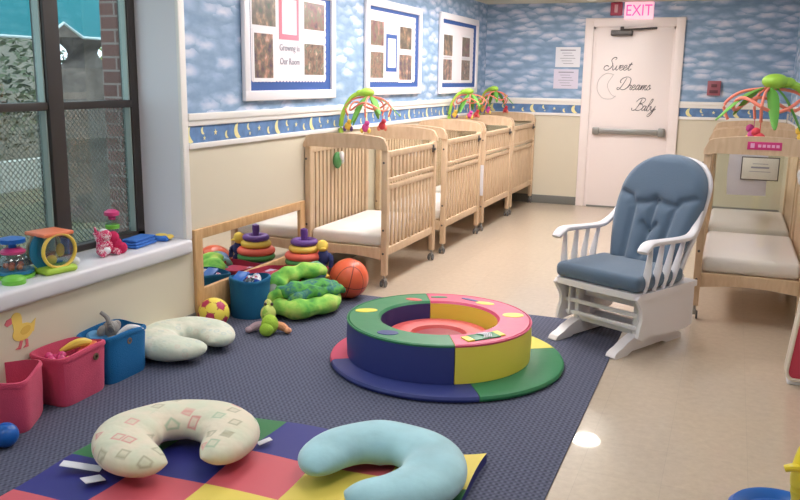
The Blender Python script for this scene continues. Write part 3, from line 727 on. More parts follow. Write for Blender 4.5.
b4 = basket('round teal fabric basket full of small toys before the mirror', .155, 4.36, .118, .118, .245, bteal, p=2.3, flare=1.03)
b5 = basket('maroon fabric basket beside the mirror behind the teal basket', .155, 4.655, .125, .155, .225, mat('maroon canvas', (164,38,66), .85, bump=.3, bscale=200), p=6)
b6 = basket('maroon fabric basket under the stacking rings by the first crib', .185, 5.0, .145, .155, .17, mat('maroon canvas', (164,38,66)), p=6, flare=1.02, ph=2, z0=.008)

def simple(name, lbl, cat, m, fn, loc=(0,0,0), rz=0, group=None):
    b = MB(); fn(b); o = b.obj(name, m, loc=loc); o.rotation_euler = (0,0,rz); return tag(o, lbl, cat, group)
P_ = {k: mat('plastic '+k, c, .35) for k, c in dict(yellow=(240,206,90), blue=(20,96,184), pink=(214,70,130), green=(120,200,70), orange=(240,130,90), white=(226,226,230), purple=(98,62,140), red=(206,60,70), lime=(176,212,70), teal=(30,120,160)).items()}
# toys in the raspberry basket
simple('toy_banana', 'curved yellow toy poking out of the raspberry basket', 'toy', P_['yellow'], lambda b: b.sweep(smoothpath([(-.05,-.07,-.02), (0,0,.008), (.02,.07,-.01)], 5), lerpl([.008,.02,.022,.008], 11), seg=10), (.11, 2.93, .235))
simple('toy_ring', 'pink knobbly toy inside the raspberry basket', 'toy', P_['pink'], lambda b: [b.sphere((.03*cos(a), .03*sin(a), .01*sin(2*a)), .02, sub=2) for a in (0,1.2,2.4,3.6,4.8)], (.09, 2.80, .205))
simple('toy_block', 'flat orange toy leaning in the raspberry basket', 'toy', P_['orange'], lambda b: b.box(-.03,.03,-.04,.04,-.015,.015,.006, Matrix.Rotation(.5,4,'X')), (.13, 2.965, .21))
simple('toy_filling', 'jumble of small toys low in the raspberry basket', 'toy', patches('mixed toy plastics', ((190,60,90),(220,190,90),(200,90,60),(120,60,110)), 20), lambda b: [b.sphere((.05*cos(k*2.4), .10*sin(k*1.7), .01*(k % 3)), .035, sub=2) for k in range(9)], (.105, 2.86, .13))
simple('toy_disc', 'light blue round toy in the blue basket', 'toy', mat('sky plastic', (86,150,200), .4), lambda b: b.lathe([(0,-.012),(.05,-.012),(.058,0),(.05,.012),(0,.015)], seg=24, M=Matrix.Rotation(.5,4,'Y')), (.085, 3.085, .215))
simple('toy_cloth', 'white crumpled cloth at the rim of the blue basket', 'cloth', mat('white cloth', (214,218,222), .9), lambda b: b.sweep(smoothpath([(-.03,-.05,-.02),(0,0,.012),(.03,.05,0),(.02,.09,-.03)], 5), lerpl([.012,.022,.02,.008],16), lerpl([.008,.014,.01,.006],16), seg=10), (.165, 3.21, .235))
# grey elephant plush
el = thing('plush_elephant', 'grey plush elephant with raised trunk in the blue basket', 'plush toy', (.10, 3.16, .20))
eg = mat('grey plush', (150,148,146), .95, bump=.4, bscale=80)
b = MB(); b.sphere((0,0,.045), (.04,.045,.042)); b.sphere((0,.0,-.03), (.05,.05,.055)); b.sweep(smoothpath([(.02,-.02,.05),(.04,-.05,.08),(.03,-.055,.12),(.01,-.075,.15)], 5), lerpl([.02,.014,.011,.009],16), seg=10); b.obj('body', eg, el)
for s_ in (-1, 1):
    b = MB(); b.sphere((-.01, .05*s_, .045), (.012,.035,.03)); b.obj('ear', eg, el)
b = MB(); b.sweep(smoothpath([(.02,.02,0),(.05,.05,.01),(.055,.09,-.005)], 4), lerpl([.02,.018,.018],9), seg=10); b.obj('leg', eg, el)
b = MB(); b.sweep(smoothpath([(.02,-.03,0),(.06,-.04,.01),(.065,-.02,-.02)], 4), lerpl([.02,.018,.016],9), seg=10); b.obj('leg', eg, el)
# contents of the round basket and maroon basket
simple('toy_filling', 'silver and blue rattles heaped in the round teal basket', 'toy', patches('shiny toys', ((30,80,190),(210,215,220),(60,70,80),(200,60,110),(180,190,200)), 30, .3), lambda b: [b.sphere((.065*cos(k*2.4)*(k/14)**.5, .065*sin(k*2.4)*(k/14)**.5, .008*(k % 3)), .026, sub=2) for k in range(14)], (.155, 4.36, .225))
simple('toy_book', 'blue toy book tilted in the round teal basket', 'toy', P_['blue'], lambda b: b.box(-.04,.04,-.05,.05,-.006,.006,.003, Matrix.Rotation(.4,4,'X')), (.12, 4.31, .262))
simple('toy_filling', 'folded maroon and lilac cloth in the maroon basket', 'cloth', patches('maroon cloth', ((150,34,62),(176,44,74),(160,38,80),(190,170,200)), 9), lambda b: b.box(-.105,.105,-.13,.13,-.02,.02,.015), (.155, 4.655, .19))

# balls
def ball_soccer():
    bb = bmesh.new(); bmesh.ops.create_icosphere(bb, subdivisions=5, radius=.092)
    ph = (1+5**.5)/2; V = [Vector(v).normalized() for v in [(0,s1,s2*ph) for s1 in (-1,1) for s2 in (-1,1)]+[(s1,s2*ph,0) for s1 in (-1,1) for s2 in (-1,1)]+[(s2*ph,0,s1) for s1 in (-1,1) for s2 in (-1,1)]]
    F = []
    for i in range(12):
        for j in range(i+1, 12):
            for k in range(j+1, 12):
                if V[i].dot(V[j]) > .4 and V[j].dot(V[k]) > .4 and V[i].dot(V[k]) > .4: F.append((V[i]+V[j]+V[k]).normalized())
    for f in bb.faces:
        c = f.calc_center_median().normalized(); f.smooth = True
        a = min(math.acos(min(1, c.dot(v))) for v in V); h = min(math.acos(min(1, c.dot(v))) for v in F)
        f.material_index = 1 if a < .30 else (0 if h < .37 else 2)
    me = bpy.data.meshes.new('soccer_ball'); bb.to_mesh(me); bb.free()
    for m_ in (mat('ball yellow', (236,214,84), .5), mat('ball crimson', (186,44,92), .5), mat('ball seam', (176,120,60), .6)): me.materials.append(m_)
    o = bpy.data.objects.new('soccer_ball', me); COL.objects.link(o); o.location = (.11, 4.03, .10); o.rotation_euler = (.25, .35, .95)
    tag(o, 'yellow toy football with crimson pentagons by the mirror frame', 'ball')
ball_soccer()
bk, n, bb_ = nt('orange basketball rubber'); L = n.links; tc = n.nodes.new('ShaderNodeTexCoord'); sp = n.nodes.new('ShaderNodeSeparateXYZ'); L.new(tc.outputs['Object'], sp.inputs[0])
def mth(op, a, b_=None):
    q = n.nodes.new('ShaderNodeMath'); q.operation = op
    for i, v in enumerate((a, b_)):
        if v is None: continue
        if isinstance(v, (int, float)): q.inputs[i].default_value = v
        else: L.new(v, q.inputs[i])
    return q.outputs[0]
X, Y, Z = sp.outputs
l1 = mth('ABSOLUTE', X); l2 = mth('ABSOLUTE', Z); cv = mth('MULTIPLY', mth('MULTIPLY', X, X), 4.6)
l3 = mth('ABSOLUTE', mth('SUBTRACT', mth('ABSOLUTE', Y), mth('ADD', cv, .055)))
mn = mth('MINIMUM', mth('MINIMUM', l1, l2), l3); ln_ = mth('LESS_THAN', mn, .0028)
mx = n.nodes.new('ShaderNodeMixRGB'); L.new(ln_, mx.inputs[0]); mx.inputs[1].default_value = lin((226,98,62)); mx.inputs[2].default_value = lin((120,48,40)); L.new(mx.outputs[0], bb_.inputs['Base Color']); bb_.inputs['Roughness'].default_value = .33
o = MB().sphere((0,0,0), .137).obj('basketball', bk, sub=1, loc=(.545, 4.99, .145)); o.rotation_euler = (.3, .25, .5); tag(o, 'orange toy basketball on the rug edge by the first crib', 'ball')
o = MB().sphere((0,0,0), (.052,.052,.05)).obj('play_ball', P_['blue'], loc=(.272, 2.325, .058), sub=1); tag(o, 'small glossy blue ball at the left edge of the rug', 'ball')

# stacking rings
st = thing('ring_stacker', 'ring stacker with purple, yellow, coral and green rings before the mirror', 'stacking toy', (.20, 5.0, .183))
rg = lambda c: mat('ring '+str(c), c, .5)
b = MB(); b.lathe([(0,0),(.12,0),(.125,.012),(.1,.022),(.03,.024),(.022,.2),(.026,.25),(.024,.272),(0,.282)], seg=28); b.obj('post', rg((100,60,140)), st)
for rr_, z_, tk, c in ((.108, .048, .026, (74,150,84)), (.105, .09, .030, (232,102,84)), (.082, .139, .026, (232,196,84)), (.07, .184, .025, (104,66,148))):
    b = MB(); b.sweep([(rr_*cos(a), rr_*sin(a), z_) for a in [2*pi*k/36 for k in range(36)]], tk, tk*.88, seg=12, closed=True); b.obj('ring', rg(c), st)
# duck doll
dk = thing('duck_doll', 'yellow headed doll in navy clothes leaning on the ring stacker', 'plush toy', (.345, 5.005, .235))
b = MB(); b.sphere((-.005,-.005,.115), (.04,.04,.042)); b.sphere((.02,-.04,.105), (.02,.015,.008), sub=2); b.obj('head', mat('duck plush yellow', (238,206,96), .9), dk)
b = MB(); b.sphere((0,.0,.035), (.045,.04,.055)); b.sweep(smoothpath([(.02,.02,.05),(.06,.0,.03),(.06,-.01,-.03)],4), lerpl([.02,.016],9), seg=8); b.sweep(smoothpath([(.0,-.02,-.0),(.02,-.03,-.04),(.01,-.035,-.07)],4), .018, seg=8); b.obj('clothes', mat('navy knit', (44,52,104), .9), dk)
for dx in (-.005, .045):
    b = MB(); b.sphere((dx,-.045,-.085), (.022,.032,.018), sub=2); b.obj('foot', MATS['duck plush yellow'], dk)

# bundled green play gym cloth
pg = thing('folded_play_quilt', 'bundle of bright green patterned play quilt on the rug by the baskets', 'quilt', (.43, 4.57, .008))
pg.scale = (1.12, 1.0, 1.1)
gq = photo_mat('green quilt print', ((52,120,60),(96,172,70),(140,200,84),(186,210,104),(104,178,90)), 8, 1)
gd = photo_mat('dark green quilt print', ((40,76,96),(52,116,72),(92,170,70),(50,110,120),(128,190,80)), 11, 4)
gb = photo_mat('blue quilt print', ((70,110,180),(130,150,200),(110,170,120),(176,200,110)), 9, 7)
for m_ in (gq, gd, gb): m_.node_tree.nodes['Principled BSDF'].inputs['Roughness'].default_value = .85
def lobe(pts, r, fl, m):
    P = smoothpath(pts, 6); n_ = len(P); A = [r*sqrt(max(.02, 1-(2*k/(n_-1)-1)**6))*(1+.12*sin(k*1.1)) for k in range(n_)]
    b = MB(); b.sweep(P, A, [a*fl for a in A], seg=14); 
    for v in b.b.verts:
        v.co += Vector((sin(v.co.y*55+v.co.z*30), cos(v.co.x*60), sin(v.co.x*48+v.co.y*40)))*.006
    o = b.obj('quilt_fold', m, pg, sub=1)
lobe([(-.12,-.12,.055), (.02,-.2,.06), (.12,-.02,.06), (.10,.22,.055)], .075, .72, gq)
lobe([(-.14,-.06,.11), (-.05,-.1,.14), (.05,.05,.145), (.08,.24,.12)], .075, .6, gd)
lobe([(-.15,-.12,.15), (-.14,.0,.19), (-.06,.12,.215), (.02,.26,.20)], .07, .65, gq)
lobe([(-.19,-.16,.05), (-.2,-.04,.10), (-.12,.1,.12)], .05, .9, gq)
lobe([(-.12,.16,.16), (-.05,.22,.19), (.0,.28,.18)], .07, .8, gb)
lobe([(-.02,-.18,.10), (.06,-.06,.13), (.12,.1,.12), (.14,.24,.10)], .045, .8, gd)
lobe([(-.18,-.16,.07), (-.15,-.14,.12), (-.13,-.06,.17)], .035, .9, mat('grey quilt lining', (128,138,128), .9))
lobe([(-.20,-.10,.03), (-.215,.0,.09), (-.16,.10,.15), (-.05,.2,.2)], .04, .9, gd)
lobe([(-.16,-.2,.04), (-.14,-.17,.10), (-.06,-.12,.14), (.03,-.0,.17)], .035, .9, gq)
lobe([(-.1,.0,.05), (.0,.1,.05), (.02,.2,.05)], .09, .55, gd)

# frog plush
fr = thing('plush_frog', 'small lime green plush frog lying on the rug', 'plush toy', (.45, 4.09, .008), .35)
fr.scale = (1.0, 1.1, 1.15)
lp = mat('lime plush', (158,196,64), .95, bump=.4, bscale=90); fp = mat('peach plush', (226,160,120), .95, bump=.3, bscale=90); yp = patches('pale green plush', ((190,206,110),(150,190,80),(206,200,130)), 24)
b = MB(); b.sphere((.01,-.03,.05), (.05,.055,.05)); b.sphere((0,-.075,.035), (.042,.035,.034)); b.obj('body', lp, fr)
b = MB(); b.sphere((-.015,.05,.085), (.045,.05,.045)); b.sphere((-.02,.075,.125), (.025,.022,.03)); hd = b.obj('head', yp, fr)
for dx in (-.03, .008): MB().sphere((dx,.05,.135), .009, sub=2).obj('eye', mat('dark eye', (60,50,50), .3), hd)
for s_, m_ in ((-1, mat('mauve plush', (176,150,160), .95)), (1, fp)):
    b = MB(); b.sweep(smoothpath([(.03*s_,0,.04),(.08*s_,.0,.03),(.11*s_,-.02,.018)],4), lerpl([.02,.022,.016],9), seg=10); b.sphere((.115*s_,-.025,.018), (.022,.02,.016), sub=2); b.obj('foot', m_, fr)

# ------------------------------------------------------------------ crib
fab = mat('white crib sheet', (238,230,228), .9, bump=.25, bscale=25); acr = clear('clear acrylic', (252,253,252), .03, .03)
rubber = mat('grey caster rubber', (96,96,98), .5)
CL, CW, CH = 1.06, .325, 1.02
def make_crib(label):
    c = thing('crib', label, 'crib', (0,0,0), 0, None)
    p = .022
    for sx in (-1, 1):
        for y_ in (p, CL-p):
            b = MB(); x_ = sx*(CW-p); b.box(x_-p, x_+p, y_-p, y_+p, .085, .985, .006); po = b.obj('corner_post', maple, c)
            b = MB(); b.sweep([(x_,y_,.088),(x_,y_,.055)], .008, seg=8); b.box(x_-.012, x_+.012, y_-.028, y_+.018, .03, .062, .004); b.obj('caster_fork', steel, po)
            for dx in (-.016, .016):
                b = MB(); b.lathe([(0,-.006),(.022,-.006),(.026,-.002),(.026,.002),(.022,.006),(0,.006)], c=(x_+dx, y_-.012, .026), seg=20, M=Matrix.Rotation(pi/2,4,'Y')); b.obj('caster_wheel', rubber, po)
    def arch(y0, y1):
        n_ = 24; top_ = []
        for k in range(n_+1):
            u = -1+2*k/n_; x_ = u*(CW+.004)
            e = abs(u); z_ = 1.095-.028*e**2-(.055*max(0, (e-.86)/.14)**2.2)
            top_.append((x_, z_))
        b = MB(); b.prism([(-(CW+.004), .985), (-(CW-.044), .985), (-(CW-.05), .992), ((CW-.05), .992), ((CW-.044), .985), ((CW+.004), .985)]+top_[::-1], y0, y1, 'y'); return b
    for y0, y1, ac in ((-.014, .016, .0), (CL-.016, CL+.014, 0)):
        e = arch(y0, y1).obj('end_headboard', maple, c)
        b = MB(); n_ = 14; low = [(-CW+.044+(2*CW-.088)*k/n_, .205+.022*sin(pi*k/n_)) for k in range(n_+1)]
        b.prism(low+[(CW-.044, .29), (-CW+.044, .29)], y0+.004, y1-.004, 'y'); b.obj('end_rail', maple, c)
        ym = (y0+y1)/2; b = MB(); b.box(-CW+.043, CW-.043, ym-.002, ym+.002, .29, .99); b.obj('clear_end_panel', acr, c)
        for sx in (-1, 1):
            for zz in (.25, .90, .42):
                b = MB(); b.lathe([(0,.0),(.008,0),(.008,.003),(0,.004)], c=(sx*(CW-.02), y0 if y0 < .5 else y1, zz), seg=10, M=Matrix.Rotation(pi/2 if y0 < .5 else -pi/2, 4, 'X'))
                b.obj('bolt_head', dark, e)
    for sx in (-1, 1):
        x_ = sx*(CW-p)
        def rail_(z0, z1): return (x_-.012, x_+.012, 2*p, CL-2*p, z0, z1, .004)
        def slats(b, z0, z1, n_=13):
            for k in range(n_):
                y_ = 2*p+.035+(CL-4*p-.07)*k/(n_-1); b.box(x_-.007, x_+.007, y_-.0175, y_+.0175, z0, z1, .003)
        if sx < 0:
            b = MB(); b.box(*rail_(.94, .985)); b.box(*rail_(.225, .285)); slats(b, .28, .945, 15); b.obj('wall_side_panel', maple, c); continue
        b = MB(); b.box(*rail_(.93, .975)); b.box(*rail_(.755, .785)); slats(b, .78, .935); g_ = b.obj('drop_gate', maple, c)
        b = MB(); b.box(x_+sx*.012-.006, x_+sx*.012+.006, CL-.08, CL-.05, .9, .96, .003); b.box(x_+sx*.02-.012, x_+sx*.02+.012, CL-.085, CL-.045, .915, .935, .003); b.obj('gate_latch', dark, g_)
        b = MB(); b.box(*rail_(.70, .738)); b.box(*rail_(.225, .285)); slats(b, .28, .705); b.obj('side_panel', maple, c)
    b = MB(); b.box(-CW+.036, CW-.036, .02, CL-.02, .268, .288); b.obj('mattress_board', maple, c)
    return c
def make_mattress():
    b = MB(); b.box(-CW+.04, CW-.04, .022, CL-.022, .289, .385, .028); o = b.obj('crib_mattress', fab, sub=0); return o
crib0 = make_crib('x'); mat0 = make_mattress()
XL = .332; XR = 3.055
SP = [('light maple crib nearest the wall mirror, right of it', 'thin white mattress in the crib nearest the mirror', XL, 5.378),
      ('second maple crib from the mirror along the left wall', 'white mattress in the second crib from the mirror', XL, 6.68),
      ('third maple crib from the mirror, below the middle of the border', 'white mattress in the third crib from the mirror', XL, 7.87),
      ('farthest maple crib in the left row, touching the back wall side', 'white mattress in the farthest left row crib', XL, 9.0),
      ('maple crib behind the glider chair with a pink sticker', 'white mattress in the crib behind the glider chair', XR, 5.45),
      ('maple crib behind another on the right, toward the back wall', 'white mattress in the second crib on the right', XR, 6.68)]
for i, (l1_, l2_, x_, y_) in enumerate(SP):
    c = crib0 if i == 0 else copy_tree(crib0); mt_ = mat0 if i == 0 else copy_tree(mat0)
    c.location = (x_, y_, 0); mt_.location = (x_, y_, 0)
    if i > 3: c.location = (x_, y_+CL, 0); c.rotation_euler = (0, 0, pi); c.scale = (1, 1, 1.07); mt_.scale = (1, 1, 1.07)
    tag(c, l1_, 'crib', 'cribs along the walls'); tag(mt_, l2_, 'mattress', 'mattresses in the cribs')
    if i == 4: CR = c
    if i == 0: C0 = c
b = MB(); b.box(-.105, .085, CL+.0145, CL+.0175, 1.022, 1.066, .001); q = b.obj('warning_sticker', mat('magenta sticker', (206,52,122), .5), CR)
textobj('sticker_print', 'SAFE  SLEEP', .026, mat('pale sticker print', (240,190,215), .5), q, (.015, -.018, 1.028), BACKROT, .0004) if False else None
b = MB(); b.box(.045, .068, CL+.017, CL+.0185, 1.032, 1.058); [b.box(-.092+.025*k, -.074+.025*k, CL+.017, CL+.0185, 1.036, 1.052) for k in range(5)]; b.obj('sticker_print', mat('pale sticker print', (236,170,205), .5), q)
# framed sign + sheet in the right crib
sg = thing('framed_notice', 'white notice in a thin dark frame hanging inside the crib behind the glider', 'sign', (3.085, 6.44, .805))
b = MB(); b.box(-.125, .125, 0, .008, 0, .165, .002); b.obj('frame', dark, sg)
b = MB(); b.box(-.118, .118, -.002, .0, .007, .158, .001); b.obj('sheet', mat('notice paper', (222,220,210), .6), sg)
b = MB(); b.box(-.06, .06, -.0035, -.0015, .085, .097); b.box(-.07, .07, -.0035, -.0015, .06, .064); b.box(-.05, .05, -.0035, -.0015, .115, .119); b.obj('print', ink, sg)
simple('hanging_cloth', 'pale lilac cloth draped inside the right hand crib under the notice', 'cloth', mat('lilac cloth', (208,206,216), .9, bump=.2), lambda b: b.prism([(-.12,.0),(.14,.004),(.137,.06),(.132,.29),(-.125,.30),(-.13,.15)], 0, .004, 'y'), (3.0, 6.452, .69))
simple('paper_notice', 'white paper taped inside the far end of the first crib', 'paper', paperm, lambda b: b.box(-.06,.06,0,.003,0,.075), (.47, 6.455, .93-.075-.005))
simple('paper_notice', 'white sheet taped on the near end of the third left crib', 'paper', paperm, lambda b: b.box(-.035,.035,0,.003,0,.30), (.62, 7.852, .36))

# crib mobiles
gr_arm = mat('mobile lime green', (158,204,70), .5); gr_leaf = mat('mobile leaf green', (96,160,62), .6); vine = mat('mobile vine coral', (226,128,106), .6)
def leaf_(b, p0, p1, p2, w):
    P = smoothpath([p0, p1, p2], 6); n_ = len(P); b.sweep(P, [max(.002, w*sin(pi*min(1, (k+.4)/(n_)))**.8) for k in range(n_)], .004, seg=8)
def make_mobile():
    """arm rises from origin on the rail, hub reaches over +x"""
    m_ = thing('crib_mobile', 'x', 'crib mobile')
    b = MB(); b.box(-.03, .03, -.03, .03, -.05, .03, .012); b.obj('clamp', gr_leaf, m_)
    b = MB(); b.sweep(smoothpath([(0,0,0), (-.01,0,.1), (0.02,0,.23), (.09,0,.33), (.19,0,.36)], 6), lerpl([.02,.018,.016,.018,.02], 25), seg=10); b.obj('arm', gr_arm, m_)
    b = MB(); b.sphere((.20,0,.36), (.058,.05,.035)); b.sphere((.15,0,.355), (.04,.03,.025)); b.obj('leaf_hub', gr_arm, m_)
    for a, ln, dz in ((.2, .24, -.12), (1.5, .22, -.15), (2.7, .17, -.2), (4.3, .22, -.17), (5.4, .19, -.1)):
        b = MB(); c_, s_ = cos(a), sin(a); leaf_(b, (.22+.03*c_, .03*s_, .33), (.22+.5*ln*c_, .5*ln*s_, .325+dz*.3), (.22+ln*c_, ln*s_, .30+dz), .026); b.obj('leaf', gr_leaf, m_)
    b = MB()
    for a in (1.2, 3.2, 4.8, 6.0):
        c_, s_ = cos(a), sin(a); b.sweep(smoothpath([(.22,0,.33), (.22+.12*c_, .12*s_, .31), (.22+.19*c_, .19*s_, .25), (.22+.17*c_, .17*s_, .18)], 6), .007, seg=8)
    b.sweep([(.22+.15*cos(t_), .15*sin(t_), .255+.03*sin(3*t_)) for t_ in [2*pi*k/30 for k in range(30)]], .008, seg=8, closed=True)
    b.obj('vine_ring', vine, m_)
    for a, c in ((1.2, 'red'), (3.2, 'yellow'), (4.8, 'pink')):
        c_, s_ = .17*cos(a)+.22, .17*sin(a)
        b = MB(); b.sweep([(c_, s_, .18), (c_, s_, .11)], .002, seg=5); b.sphere((c_, s_, .10), (.028,.026,.032)); b.sphere((c_+.015, s_-.01, .135), (.02,.02,.02), sub=2)
        h_ = b.obj('hanging_animal', {'red': mat('animal red', (214,70,80), .8), 'yellow': mat('animal yellow', (236,196,80), .8), 'pink': mat('animal pink', (196,70,140), .8)}[c], m_)
        [MB().sphere((c_+.027*s2, s_, .08), (.014,.013,.022), sub=2).obj('limb', {'red': vine, 'yellow': P_['purple'], 'pink': P_['yellow']}[c], h_) for s2 in (-1, 1)]
    return m_
mob = make_mobile()
for i, (x_, y_, z_, rz, s_, l_) in enumerate(((.045, 5.93, 1.01, .15, 1, 'rainforest mobile clipped over the crib nearest the mirror'), (.045, 8.62, 1.01, .2, .95, 'rainforest mobile over the third crib in the left row'),
        (.045, 9.75, 1.03, -.3, .95, 'rainforest mobile over the farthest crib in the left row'), (3.375, 5.95, 1.0, pi+.2, 1.38, 'rainforest mobile over the crib behind the glider chair'))):
    m_ = mob if i == 0 else copy_tree(mob); m_.location = (x_, y_, z_); m_.rotation_euler = (0,0,rz); m_.scale = (s_, s_, s_); tag(m_, l_, 'crib mobile', 'mobiles over the cribs')
# parrot boxes hung on the inner rail
def parrot(x_, y_, z_, rz, l_):
    q = thing('soother_toy', l_, 'crib toy', (x_, y_, z_), rz)
    b = MB(); b.sphere((0,0,0), (.03,.055,.065)); b.obj('soother_body', mat('soother green', (64,138,72), .6), q)
    b = MB(); b.sphere((.03,.01,.035), (.02,.026,.035)); b.sphere((.028,.03,.0), (.014,.014,.03), sub=2); b.obj('bird', P_['white'], q)
parrot(.068, 5.80, .855, 0, 'green and white crib toy on the rail of the crib nearest the mirror')
parrot(3.345, 6.0, .87, pi, 'green and white crib toy on the wall side of the right crib')

# ------------------------------------------------------------------ glider chair
gw = mat('white painted wood', (224,220,224), .38); gc = mat('slate blue cushion cloth', (84,104,126), .92, bump=.35, bscale=260, sheen=.3)
G = thing('glider_chair', 'white glider rocking chair with slate blue cushions at the rug corner', 'rocking chair', (2.334, 4.82, 0), atan2(.459, -.888))
for sx in (-1, 1):
    zz = .009 if True else 0
    b = MB(); top_ = [(.305,.03),(.28,.042),(.245,.052),(.2,.075),(.12,.10),(-.12,.105),(-.22,.08),(-.29,.052),(-.335,.04),(-.35,.028)]
    b.prism([(-.35,.0),(-.2,.0),(-.15,.018),(.15,.018),(.2,0),(.31,.0),(.317,.012)]+top_, sx*.2-.03, sx*.2+.03, 'x'); r_ = b.obj('base_foot', gw, G)
    b = MB(); b.box(sx*.2-.014, sx*.2+.014, -.1, -.05, .09, .29, .004); b.box(sx*.2-.014, sx*.2+.014, .05, .1, .09, .27, .004); b.box(sx*.2-.013, sx*.2+.013, -.1, .1, .24, .28, .004); b.obj('base_upright', gw, G)
    # swing links
    b = MB(); b.box(sx*.235-.007, sx*.235+.007, .09, .13, .12, .3, .003); b.obj('swing_link', gw, G); b = MB(); b.box(sx*.235-.007, sx*.235+.007, -.13, -.09, .12, .3, .003); b.obj('swing_link', gw, G)
    b = MB(); pl = [(.20,.35),(.225,.33),(.20,.30),(.165,.25),(.16,.2),(.18,.15),(.19,.11),(.15,.09),(.05,.10),(-.1,.085),(-.3,.08),(-.365,.095),(-.36,.35)]
    b.prism(pl, sx*.275-.01, sx*.275+.01, 'x'); b.obj('side_panel', gw, G)
b = MB(); b.box(-.19,.19,.06,.09,.09,.125,.006); b.box(-.19,.19,-.1,-.07,.09,.125,.006); b.obj('base_crossbar', gw, G)
b = MB(); b.box(-.265,.265,.105,.125,.20,.225,.005); b.box(-.19,.19,.02,.04,.235,.275,.006); b.box(-.265,.265,.10,.12,.125,.15,.005); b.obj('front_stretcher', gw, G)
b = MB(); b.box(-.12,.12,-.06,.0,.255,.31,.006); b.obj('glide_block', gw, G)
b = MB(); poly = [(-.295,-.37),(.295,-.37),(.3,.1)]+[(.3*cos(a)*1.0 if False else .3-.05*(1-cos(a)), .1+.12*sin(a)) for a in (.4,.8,1.2,1.57)]+[(0,.235)]+[(-(.3-.05*(1-cos(a))), .1+.12*sin(a)) for a in (1.57,1.2,.8,.4)]+[(-.3,.1)]
b.prism(poly, .325, .36, 'z'); b.obj('seat_board', gw, G)
sb = MB(); sb.box(-.282,.282,-.25,.225,.362,.452,.035); so = sb.obj('seat_cushion', gc, G); so['label'] = 'slate blue padded seat cushion'
pts = [(-.25,.215,.40),(0,.228,.40),(.25,.215,.40)]
for sx in (-1, 1):
    x_ = sx*.287
    b = MB(); b.sweep(smoothpath([(x_+sx*.002,.215,.592),(x_,.19,.612),(x_,.14,.632),(x_,.0,.628),(x_,-.2,.622),(x_,-.28,.64),(x_-sx*.012,-.345,.69),(x_-sx*.022,-.39,.76)], 6), lerpl([.03,.036,.034,.03,.027,.02,.017],43), lerpl([.012,.015,.016,.015,.015,.015,.013],43), seg=14, power=.7); b.obj('armrest', gw, G)
    for yt, yb in ((.13,.145),(.02,.055),(-.09,-.03),(-.2,-.11)):
        b = MB(); b.sweep(smoothpath([(x_-sx*.012,yb,.355),(x_-sx*.008,yb*.75+yt*.25,.43),(x_-sx*.004,(yt+yb)/2,.50),(x_,yt,.618)],4), [.010]*13, lerpl([.010,.02,.024,.018,.011],13), seg=10, up=(0,1,0) if False else (1,0,0)); b.obj('arm_spindle', gw, G)
def backpt(u, z, off=0):
    y_ = -.238-.27*(z-.40)/.65; return Vector((u*1.02, y_+off, .4+(z-.4)*.982))
hoop = [(-.225,.36),(-.235,.5),(-.255,.65),(-.262,.8),(-.25,.92),(-.185,1.005),(-.1,1.038),(0,1.046),(.1,1.038),(.185,1.005),(.25,.92),(.262,.8),(.255,.65),(.235,.5),(.225,.36)]
b = MB(); b.sweep(smoothpath([backpt(u, z, -.035) for u, z in hoop], 5), .016, .018, seg=12, up=(0,1,0)); b.obj('back_hoop', gw, G)
b = MB()
for u in (-.16,-.08,0,.08,.16): b.sweep([backpt(u, .36, -.045), backpt(u*1.1, 1.02, -.045)], .016, .008, seg=8, up=(0,1,0))
b.box(-.25,.25,-.30,-.255,.36,.40,.006); b.obj('back_spindle', gw, G)
# back cushion : height field with quilting seams
def seg_d(p, a, c):
    ax, az = a; cx_, cz = c; dx, dz = cx_-ax, cz-az; t_ = max(0, min(1, ((p[0]-ax)*dx+(p[1]-az)*dz)/(dx*dx+dz*dz))); return hypot(p[0]-ax-t_*dx, p[1]-az-t_*dz)
SE = []
for s_ in (-1, 1):
    pl = [(s_*.31,.825),(s_*.23,.83),(s_*.165,.81),(s_*.13,.755),(s_*.12,.62),(s_*.105,.42)]; SE += list(zip(pl, pl[1:]))
SE += [((-.145,.775),(-.04,.79)), ((-.04,.79),(.0,.80)), ((.0,.80),(.05,.785)), ((.05,.785),(.145,.77)), ((0,.80),(0,.62)), ((0,.62),(0,.48)), ((-.04,.66),(0,.62)), ((0,.62),(.04,.66))]
BT = [(0,.80),(0,.62)]
def halfw(z):
    if z <= .80: return .205+.072*sin((z-.42)/.38*pi/2)
    t_ = (z-.80)/.27; return .277*sqrt(max(0, 1-t_**2.5))
b = MB(); nu, nz = 60, 80; front = []; 
for j in range(nz+1):
    z = .42+(1.068-.42)*(1-(1-j/nz)**1.35)
    row = []; hw = max(.012, halfw(z))
    for i in range(nu+1):
        u = -1+2*i/nu; x_ = u*hw
        ed_ = min(1, (hw-abs(x_))/.06, max(0, (z-.42))/.05+.02, 1 if z < .8 else max(0, 1.07-z)/.05)
        ed_ = max(0, ed_); th = .075*sqrt(max(0, 1-(1-ed_)**2))
        d = min(seg_d((x_, z), a, c) for a, c in SE); dep = math.exp(-(d/.018)**2)*.022+math.exp(-(d/.05)**2)*.010
        db = min(hypot(x_-q[0], z-q[1]) for q in BT); dep += math.exp(-(db/.028)**2)*.022
        th = max(.004, th-dep*min(1, ed_*1.2)); row.append((backpt(x_, z, th), backpt(x_, z, -.012*ed_)))
    front.append(row)
F_ = [[b.b.verts.new(c[0]) for c in r] for r in front]; K_ = [[b.b.verts.new(c[1]) for c in r] for r in front]
